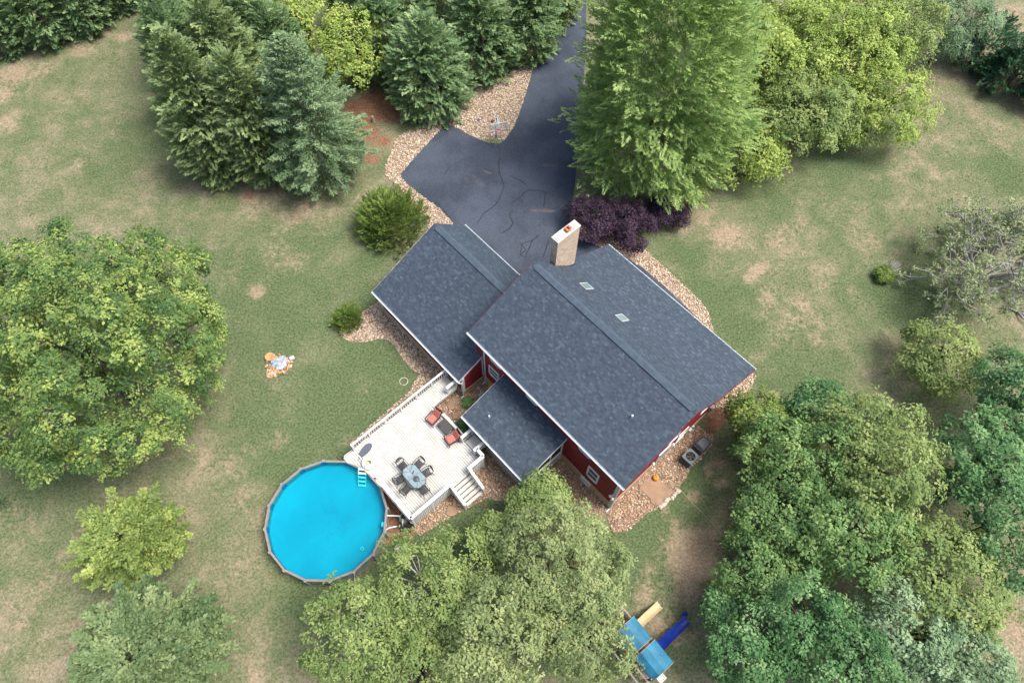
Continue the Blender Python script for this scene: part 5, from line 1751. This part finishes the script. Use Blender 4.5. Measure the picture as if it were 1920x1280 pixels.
leaf_mat('leaf_green', (0.060, 0.135, 0.045), (0.128, 0.235, 0.076), (0.280, 0.400, 0.140), 0.28)
leaf_mat('leaf_deep', (0.040, 0.115, 0.040), (0.092, 0.205, 0.074), (0.215, 0.355, 0.150), 0.22)
leaf_mat('leaf_bluish', (0.105, 0.185, 0.095), (0.180, 0.280, 0.145), (0.295, 0.405, 0.230), 0.22)
leaf_mat('leaf_spring', (0.130, 0.195, 0.056), (0.235, 0.320, 0.094), (0.385, 0.465, 0.145), 0.3)
leaf_mat('leaf_moss', (0.085, 0.150, 0.062), (0.165, 0.240, 0.105), (0.280, 0.355, 0.165), 0.25)
leaf_mat('leaf_plum', (0.020, 0.010, 0.022), (0.048, 0.026, 0.048), (0.108, 0.068, 0.102), 0.12)
leaf_mat('leaf_shrub', (0.070, 0.135, 0.030), (0.145, 0.225, 0.050), (0.275, 0.340, 0.090), 0.25)
leaf_mat('leaf_pale', (0.150, 0.205, 0.105), (0.250, 0.310, 0.155), (0.380, 0.440, 0.245), 0.28)

def bt(label, spec, mat, seed, zc, rzk=0.8, name='broadleaf_tree', group='broadleaf trees on the lawn', tr=0.22, **kw):
    x, y, R = spec
    rz = min(R * rzk, zc - 0.4)
    kw.setdefault('nlimb', 14)
    return tree(name, label, 'tree', x, y, mat, crown_broad, seed, zc + rz * 0.8, tr, group=group, R=R, zc=zc, rz=rz, **kw)

# left side
bt('huge round maple with yellow tipped leaves filling the left edge', (-25.88, 18.86, 8.42), 'leaf_maple', 1, 7.0, 0.95, name='maple_tree', leaf=0.175, cover=1.0, amp=0.2, tr=0.4, zmin=-0.6, br=1.15, tv=0.28, spread=0.30, nlimb=6)
x, y, R = -21.75, 8.35, 2.83
tree('young_tree', 'small spiky yellow green tree alone on the lawn left of the pool', 'tree', x, y, 'leaf_spring', crown_branch, 2, 3.8, 0.10, 14, group='broadleaf trees on the lawn',
     R=R, h=4.4, z0=1.0, prof=prof_dome, nb=130, up=0.35, curve=-0.1, step=0.011, leaf=0.19, lw=0.12, wid=0.8, spiky=0.13)
x, y, R = -19.21, 2.12, 3.83
tree('young_tree', 'mid green layered tree cut by the bottom edge left of the big sage trees', 'tree', x, y, 'leaf_moss', crown_branch, 3, 4.5, 0.14, 14, group='broadleaf trees on the lawn',
     R=R, h=5.2, z0=0.9, prof=prof_dome, nb=170, up=0.15, curve=-0.1, step=0.011, leaf=0.21, lw=0.13, wid=0.9, spiky=0.16)

# evergreens along the top: base position, radius in metres, height
def cedar(label, p, R, h, seed, mat='leaf_cedar', group='tall green cedars in the dense stand at the top', **kw):
    a = dict(sl=1.0, nl=26, ll=0.34, lw=0.12, upk=0.12, dens=1.15, tv=0.22, tier=0.75, depth=0.3)
    a.update(kw)
    return tree('cedar_tree', label, 'tree', p[0], p[1], mat, crown_spray, seed, h * 0.9, 0.2, 0, group=group, R=R, h=h, z0=0.3, prof=prof_column, **a)

G2 = 'tall green cedars in the stand right of the bare red soil'
for i, (p, R, h, mt, lab) in enumerate((
        ((-23.49, 39.17), 2.75, 13.0, 'leaf_cedar_warm', 'front left cedar of the dense stand, at its lower corner facing the lawn'),
        ((-19.75, 38.70), 2.5, 12.0, 'leaf_cedar_warm', 'front cedar of the dense stand, next to the blue green spruce'),
        ((-25.88, 44.22), 2.7, 12.5, 'leaf_cedar', 'cedar on the lawn side of the dense stand, second from the front corner'),
        ((-22.16, 43.71), 2.7, 12.5, 'leaf_cedar_warm', 'cedar in the middle of the dense stand, behind the two front ones'),
        ((-27.64, 49.59), 2.7, 12.0, 'leaf_cedar', 'cedar on the lawn side of the dense stand, third from the front corner'),
        ((-23.52, 49.05), 2.7, 12.5, 'leaf_cedar', 'inner cedar of the dense stand, left of the spruce top'),
        ((-29.09, 55.08), 2.7, 10.2, 'leaf_cedar', 'cedar at the top left end of the dense stand'),
        ((-19.80, 47.85), 2.3, 9.0, 'leaf_cedar', 'cedar wedged between the dense stand and the spruce'),
        ((-24.62, 54.85), 2.7, 9.6, 'leaf_cedar', 'cedar by the top edge inside the dense stand'))):
    cedar(lab, p, R, h, 20 + i, mt)
for i, (p, R, h, mt, lab) in enumerate((
        ((-7.45, 46.78), 2.9, 8.8, 'leaf_cedar', 'broad cedar standing directly behind the pale gravel bed, left of the others'),
        ((-3.12, 51.29), 2.6, 8.6, 'leaf_cedar', 'cedar behind the gravel bed in the middle of the right hand stand'),
        ((0.68, 53.67), 2.5, 8.2, 'leaf_cedar', 'cedar at the drive edge behind the top of the gravel bed'),
        ((2.80, 58.07), 2.4, 8.0, 'leaf_cedar_warm', 'cedar overhanging the drive at the top edge'),
        ((-10.23, 53.15), 2.5, 8.6, 'leaf_cedar', 'cedar half hidden beside the yellow green maple'),
        ((-5.75, 55.62), 2.6, 9.0, 'leaf_cedar_warm', 'cedar by the top edge behind the broad front cedar'),
        ((-1.37, 58.10), 2.5, 8.6, 'leaf_cedar', 'cedar by the top edge behind the drive side cedars'),
        ((-11.41, 50.38), 2.2, 8.0, 'leaf_cedar', 'narrow cedar beside the bare red soil, behind the pale stump'),
        ((-13.89, 55.53), 2.4, 8.4, 'leaf_cedar', 'cedar hidden behind the yellow green maple at the top'))):
    cedar(lab, p, R * 1.1, h, 40 + i, mt, G2)
for i, (p, R, h, lab) in enumerate((
        ((-45.85, 53.03), 2.5, 8.5, 'dark cedar in the top left corner, outermost of its row'),
        ((-42.46, 53.84), 2.4, 8.5, 'dark cedar in the top left row, second from the corner'),
        ((-39.34, 55.65), 2.3, 8.2, 'dark cedar in the top left row, third from the corner'),
        ((-37.19, 58.68), 2.2, 8.0, 'dark cedar in the top left row, last one towards the dense stand'),
        ((-45.88, 58.27), 2.4, 8.5, 'dark cedar at the top edge behind the top left row'))):
    cedar(lab, p, R, h, 60 + i, 'leaf_cedar', 'dark cedars in the row at the top left corner')
p = (-15.35, 38.37)
tree('spruce_tree', 'blue green spruce with pale branch tips beside the bare red soil', 'tree', p[0], p[1], 'leaf_spruce', crown_branch, 71, 11.5, 0.2, 14, bark='bark_grey',
     R=3.7, h=13.5, z0=0.4, prof=prof_cone, nb=330, up=0.05, curve=0.10, step=0.015, leaf=0.24, lw=0.085, wid=0.8, spiky=0.16, side_k=1.0)
bt('yellow green maple squeezed between the spruce and the cedars at the top', (-13.85, 48.33, 3.33), 'leaf_lime', 72, 4.5, 0.9, name='maple_tree', leaf=0.20, amp=0.4, cover=0.9)
bt('yellow green maple at the top edge above the blue green spruce', (-18.09, 51.28, 2.28), 'leaf_lime', 73, 6.0, 0.7, name='maple_tree', leaf=0.20, amp=0.4, cover=0.9)

# right of the drive
p = (10.57, 40.74)
tree('dawn_redwood', 'very wide bright green feathery tree overhanging the right side of the drive', 'tree', p[0], p[1], 'leaf_redwood', crown_spray, 80, 12.0, 0.3, 0,
     R=5.7, h=21.0, z0=0.8, prof=prof_column, sl=1.0, nl=26, ll=0.32, lw=0.085, upk=0.2, dens=1.6, fan=1.0, amp=0.45, depth=0.3, tv=0.26)
G3 = 'yellow green trees in the grove at the top right'
for i, (spec, zc, mt, kw, lab) in enumerate((
        ((29.38, 43.89, 3.87), 3.4, 'leaf_lime', dict(leaf=0.18, amp=0.25, zmin=-0.7), 'round dense lime green tree at the right front of the grove'),
        ((22.10, 42.50, 4.41), 3.6, 'leaf_olive', dict(leaf=0.18, amp=0.3, zmin=-0.6), 'front tree of the grove between the feathery tree and the lime one'),
        ((18.73, 39.34, 2.78), 2.4, 'leaf_lime', dict(leaf=0.18, amp=0.3, zmin=-0.7), 'low lime green tree at the foot of the feathery tree'),
        ((20.47, 47.75, 4.89), 4.5, 'leaf_lime', dict(leaf=0.18, amp=0.4), 'lime green tree of the grove touching the feathery tree'),
        ((25.78, 49.19, 5.34), 5.0, 'leaf_lime', dict(leaf=0.19, amp=0.4), 'tall tree in the middle of the grove near the top edge'),
        ((30.97, 50.34, 4.09), 4.6, 'leaf_olive', dict(leaf=0.18, amp=0.35), 'tree of the grove at the top edge beside the bluish pine'),
        ((20.74, 53.64, 4.08), 5.0, 'leaf_olive', dict(leaf=0.19, amp=0.4), 'tree of the grove at the top edge behind the feathery tree'),
        ((26.40, 44.10, 3.12), 2.6, 'leaf_olive', dict(leaf=0.18, amp=0.35), 'low tree filling the gap at the front of the grove'))):
    bt(lab, spec, mt, 90 + i, zc, 0.85, group=G3, cover=0.8, **kw)
bt('soft bluish green pine at the top right edge behind the grove', (37.47, 53.06, 3.21), 'leaf_bluish', 101, 4.0, 0.9, name='pine_tree', group='evergreens at the top right', leaf=0.18, aspect=0.35, cover=0.9, amp=0.4)
for i, (p, R, h, lab) in enumerate((((41.26, 53.03), 2.3, 4.6, 'dark feathery cedar next to the bluish pine, first of two'), ((43.47, 50.26), 2.4, 4.8, 'dark feathery cedar at the right edge, nearer the lawn'), ((45.74, 48.05), 2.2, 4.6, 'dark feathery cedar cut by the right edge'))):
    cedar(lab, p, R, h, 110 + i, 'leaf_cedar_dark', 'evergreens at the top right', sl=1.0, upk=0.25, lw=0.10, depth=0.45, amp=0.4, dens=1.0, tier=0.6)
bt('pale round cream green tree below the half bare tree', (28.91, 21.82, 2.80), 'leaf_olive', 121, 2.3, 0.85, group='trees at the right edge', leaf=0.17, amp=0.25, zmin=-0.8, cover=0.9)
for i, (spec, zc, lab) in enumerate((((31.95, 17.62, 3.37), 4.5, 'deep green tree at the right edge just below the cream green one'), ((28.16, 13.92, 2.90), 5.0, 'deep green tree at the right edge in the middle of the dark mass'), ((28.47, 10.27, 3.51), 4.5, 'deep green tree at the right edge, lowest of the dark mass'))):
    bt(lab, spec, 'leaf_deep', 124 + i, zc, 0.9, group='trees at the right edge', leaf=0.18, amp=0.35, cover=0.95, spread=0.5, flat=0.8)

# the big mass at the lower right
G4 = 'trees in the mass right of the gable wall'
for i, (spec, zc, mt, kw, lab) in enumerate((
        ((15.82, 16.33, 2.16), 2.8, 'leaf_shrub', dict(leaf=0.18), 'olive tree nearest the house, beside the bare red soil at the gable'),
        ((19.60, 17.57, 1.78), 2.8, 'leaf_deep', dict(leaf=0.18), 'small dark tree on the lawn side of the mass, next to the olive one'),
        ((21.26, 13.61, 3.85), 5.0, 'leaf_olive', dict(leaf=0.19), 'large pale green tree at the upper right of the mass'),
        ((17.49, 13.63, 3.47), 3.9, 'leaf_green', dict(leaf=0.19), 'mid green tree in the middle of the mass behind the air conditioner'),
        ((16.42, 10.30, 3.32), 3.4, 'leaf_green', dict(leaf=0.19, spread=0.5), 'mid green tree overhanging the bare dirt patch'),
        ((19.42, 9.27, 3.30), 4.8, 'leaf_green', dict(leaf=0.19, spread=0.5), 'mid green tree in the very centre of the mass'),
        ((23.55, 7.32, 3.52), 4.0, 'leaf_olive', dict(leaf=0.19), 'pale olive tree at the lower right of the mass, by the small open lawn'),
        ((14.17, 7.24, 2.27), 3.4, 'leaf_green', dict(leaf=0.18), 'green tree above the tip of the blue slide'))):
    bt(lab, spec, mt, 130 + i, zc, 0.85, group=G4, amp=0.4, cover=0.85, **kw)
G5 = 'cauliflower crowned trees along the bottom right edge'
for i, (spec, zc, mt, lab) in enumerate((
        ((13.00, 3.12, 2.29), 4.0, 'leaf_deep', 'deep green clumpy tree right beside the blue slide and tarp roofs'),
        ((16.12, 4.62, 2.72), 4.4, 'leaf_deep', 'deep green clumpy tree at the bottom edge, second from the playset'),
        ((17.74, 2.41, 2.90), 4.8, 'leaf_deep', 'deep green clumpy tree cut by the bottom edge in the middle of its row'),
        ((21.26, 4.03, 3.12), 4.6, 'leaf_bluish', 'bluish green clumpy tree at the bottom edge beside the pale olive tree'),
        ((24.16, 2.43, 2.38), 4.2, 'leaf_bluish', 'bluish green clumpy tree in the bottom right corner by the dry lawn'),
        ((12.17, 5.47, 1.09), 2.6, 'leaf_deep', 'small dark green tree brushing the tip of the blue slide'))):
    bt(lab, spec, mt, 150 + i, zc, 0.85, group=G5, leaf=0.17, amp=0.25, cover=1.0, flat=0.9, spread=0.5, gap=2.7, tv=0.26)

# the sage coloured group below the deck
G6 = 'sage green trees between the deck and the bottom edge'
for i, (spec, zc, mt, kw, lab) in enumerate((
        ((2.90, 7.19, 3.88), 4.8, 'leaf_sage', dict(), 'largest sage green tree, in front of the house corner window'),
        ((1.71, 10.84, 1.64), 3.6, 'leaf_olive', dict(), 'sage green tree reaching up to the lower porch corner'),
        ((4.07, 3.62, 2.33), 4.4, 'leaf_sage', dict(), 'sage green tree beside the blue tarp roofs at the bottom edge'),
        ((-4.04, 6.02, 3.26), 4.4, 'leaf_olive', dict(spread=0.55, sub=2, nlimb=16, bark='bark_grey'), 'loose sage green tree with grey twigs showing, below the deck stairs'),
        ((-7.68, 3.55, 3.20), 4.0, 'leaf_olive', dict(spread=0.5, sub=2, nlimb=12, bark='bark_grey'), 'sage green tree nearest the pool at the left end of its group'),
        ((-0.39, 3.37, 3.65), 4.6, 'leaf_sage', dict(spread=0.5, sub=2, nlimb=12, bark='bark_grey'), 'sage green tree at the bottom edge in the middle of its group'),
        ((-0.85, 8.92, 1.49), 3.2, 'leaf_olive', dict(), 'smaller sage green tree over the dark grass below the deck stairs'),
        ((-4.71, 2.17, 2.53), 4.0, 'leaf_olive', dict(spread=0.5), 'sage green tree cut by the bottom edge, second from the pool'))):
    bt(lab, spec, mt, 160 + i, zc, 0.85, group=G6, leaf=0.18, aspect=0.5, amp=0.42, cover=0.85, **kw)

# half bare grey tree at the right edge
def bare_tree(x, y, R, h, seed, label):
    rng = np.random.default_rng(seed)
    root = thing('half_bare_tree', label, 'tree', (x, y, 0))
    m = MB()
    tips = []
    def grow(p, d, ln, r, lev):
        n = 3
        pts = [p]
        for k in range(n):
            d = unit(d + 0.22 * rng.standard_normal(3) + np.array([0, 0, 0.04]))
            pts.append(pts[-1] + d * ln / n)
        m.tube([tuple(q) for q in pts], [r, r * 0.85, r * 0.68, r * 0.5], 5 if lev < 2 else 4, False)
        if lev >= 4:
            tips.append(pts[-1])
            return
        for k in range(4 if lev < 3 else 3):
            j = rng.integers(1, n + 1)
            nd = unit(d + 0.75 * rng.standard_normal(3) * np.array([1, 1, 0.5]))
            grow(pts[j], nd, ln * rng.uniform(0.55, 0.8), r * 0.62, lev + 1)
        tips.append(pts[-1])
    for k in range(9):
        a = 2 * PI * k / 9 + rng.random()
        grow(np.array([0, 0, 0.6 + 0.12 * k]), unit(np.array([math.cos(a), math.sin(a), 0.75])), R * 0.50, 0.12, 1)
    m.tube([(0, 0, 0), (0, 0, 1.0), (0.1, 0, 2.4)], [0.17, 0.13, 0.08], 8)
    place('trunk', m.mesh('trunk', 'bark_grey', False), root)
    C = np.array(tips)
    C = C[(np.hypot(C[:, 0], C[:, 1]) > R * 0.45) | (rng.random(len(C)) < 0.4)]
    C = C[rng.random(len(C)) < 0.95]
    per = 24
    o = unit(rng.standard_normal((len(C), per, 3)))
    P = (C[:, None] + o * 0.32 * rng.random((len(C), per, 1))).reshape(-1, 3)
    Nn = unit(np.array([0, 0, 0.9]) + 0.6 * rng.standard_normal(P.shape))
    D = tangent(rng, Nn, o.reshape(-1, 3))
    L_ = 0.22 * (0.6 + 0.7 * rng.random(len(P)))
    t = np.clip(0.5 + np.repeat(rng.standard_normal(len(C)) * 0.22, per) + 0.15 * rng.standard_normal(len(P)), 0, 1)
    P[:, 2] = np.maximum(P[:, 2], 0.1)
    place('crown', np_mesh('crown', leaf_quads(P, D, Nn, L_, L_ * 0.5), 4, 'leaf_pale', t), root)
    LEAVES[0] += len(P)
x, y, R = 34.28, 29.01, 6.29
bare_tree(x, y, R, 5, 171, 'half bare tree with pale grey limbs and thin leaves at the right edge')
bt('thin grey green tree at the right edge behind the half bare one', (36.72, 32.33, 1.96), 'leaf_pale', 172, 3.0, 0.9, group='trees at the right edge', leaf=0.18, cover=0.35, spread=0.8, bark='bark_grey', nlimb=20, sub=2)
x, y, R = 27.86, 29.55, 0.80
sh = tree('pruned_shrub', 'small shrub half pruned to bare grey twigs, alone on the right lawn', 'shrub', x, y, 'leaf_shrub', crown_broad, 173, 1.0, 0.05, 6, bark='bark_grey', R=R * 0.75, zc=0.4, rz=0.35, rc=0.2, leaf=0.10, br=0.3)
m = MB()
rng = np.random.default_rng(4)
for k in range(34):
    a = rng.uniform(-0.6, 1.6)
    l = rng.uniform(0.35, 0.6)
    q = np.array([0.3 + 0.75 * rng.random(), 0.25 + 0.75 * rng.random(), 0.5 + l])
    m.tube([(0.12, 0.08, 0.1), tuple(q * np.array([0.6, 0.6, 0.6])), tuple(q)], [0.035, 0.03, 0.025], 4)
part('twigs', m, 'bark_grey', sh)
x, y = (37.11, 26.82)
m = MB()
rng = np.random.default_rng(9)
for k in range(7):
    a = rng.uniform(0, 2 * PI)
    l = rng.uniform(0.8, 1.8)
    m.tube([(0, 0, 0.12), (l * 0.5 * math.cos(a), l * 0.5 * math.sin(a), 0.25 + 0.1 * rng.random()), (l * math.cos(a + 0.2), l * math.sin(a + 0.2), 0.1)], [0.07, 0.05, 0.02], 5)
tag(place('fallen_branch', m.mesh('fallen_branch', 'bark_grey', False), None, (x, y, 0)), 'pale fallen branch lying in the rough grass at the right edge', 'fallen branch')

# shrubs
x, y, R = -9.55, 33.31, 2.69
tree('crape_myrtle', 'large upright green shrub at the garage corner', 'shrub', x, y, 'leaf_shrub', crown_spray, 180, 2.2, 0.06, 12,
     R=R, h=2.9, z0=0.1, prof=prof_dome, sl=0.6, nl=18, ll=0.17, lw=0.08, upk=1.0, dens=1.9, fan=0.7, tv=0.24, depth=0.75)
x, y, R = -11.81, 24.86, 1.11
tree('round_shrub', 'small round bright green shrub at the tip of the pale gravel bed', 'shrub', x, y, 'leaf_shrub', crown_spray, 181, 1.0, 0.04, 8,
     R=R, h=1.3, z0=0.05, prof=prof_dome, sl=0.40, nl=16, ll=0.13, lw=0.06, upk=0.9, dens=1.6, fan=0.7, depth=0.7)
for i, (spec, lab) in enumerate((((6.25, 33.63, 1.88), 'purple leaved plum shrub beside the chimney, left of two'), ((9.34, 33.02, 2.35), 'purple leaved plum shrub on the lawn side, right of two'), ((11.71, 34.58, 1.48), 'purple leaved plum shrub tucked under the feathery tree'))):
    x, y, R = spec
    tree('purple_plum', lab, 'shrub', x, y, 'leaf_plum', crown_broad, 185 + i, 2.3, 0.08, 10, group='dark purple plum shrubs below the feathery tree', R=R, zc=1.3, rz=1.15, leaf=0.14, amp=0.3, zmin=-0.8, cover=0.9)
for i, (u, v, R, mt, lab) in enumerate(((1.55, -1.75, 0.34, 'leaf_green', 'low straggly green plant in the gravel court by the porch'), (2.75, -3.15, 0.42, 'leaf_deep', 'dense dark green shrub between the deck wall and the porch roof'),
                                        (8.9, -2.6, 0.8, 'leaf_green', 'dark green bush under the lower porch corner'))):
    q = hw(u, v)
    tree('garden_plant', lab, 'shrub', q[0], q[1], mt, crown_broad, 190 + i, 0.6, 0.03, 6, group='small garden plants round the porch', R=R, zc=0.55 if i else 0.2, rz=0.5 if i else 0.18, rc=0.12, leaf=0.10, cover=0.8 if i else 0.25, zmin=-0.8)
x, y = (-32.22, 11.22)
root = thing('yucca', 'spiky green yucca plant at the left edge below the big maple', 'plant', (x, y, 0))
rng = np.random.default_rng(7)
n = 70
th = rng.random(n) * 2 * PI
el = rng.uniform(0.15, 1.3, n)
D = np.c_[np.cos(th) * np.cos(el), np.sin(th) * np.cos(el), np.sin(el)]
Nn = unit(np.cross(np.cross(D, np.array([0, 0, 1.0])), D))
place('leaves', np_mesh('leaves', leaf_quads(np.zeros((n, 3)) + np.array([0, 0, 0.1]), D, Nn, rng.uniform(0.7, 1.1, n), np.full(n, 0.07)), 4, 'leaf_bluish', rng.random(n)), root)
place('stem', MB().tube([(0, 0, 0), (0, 0, 0.2)], 0.07, 7).mesh('stem', 'bark'), root)
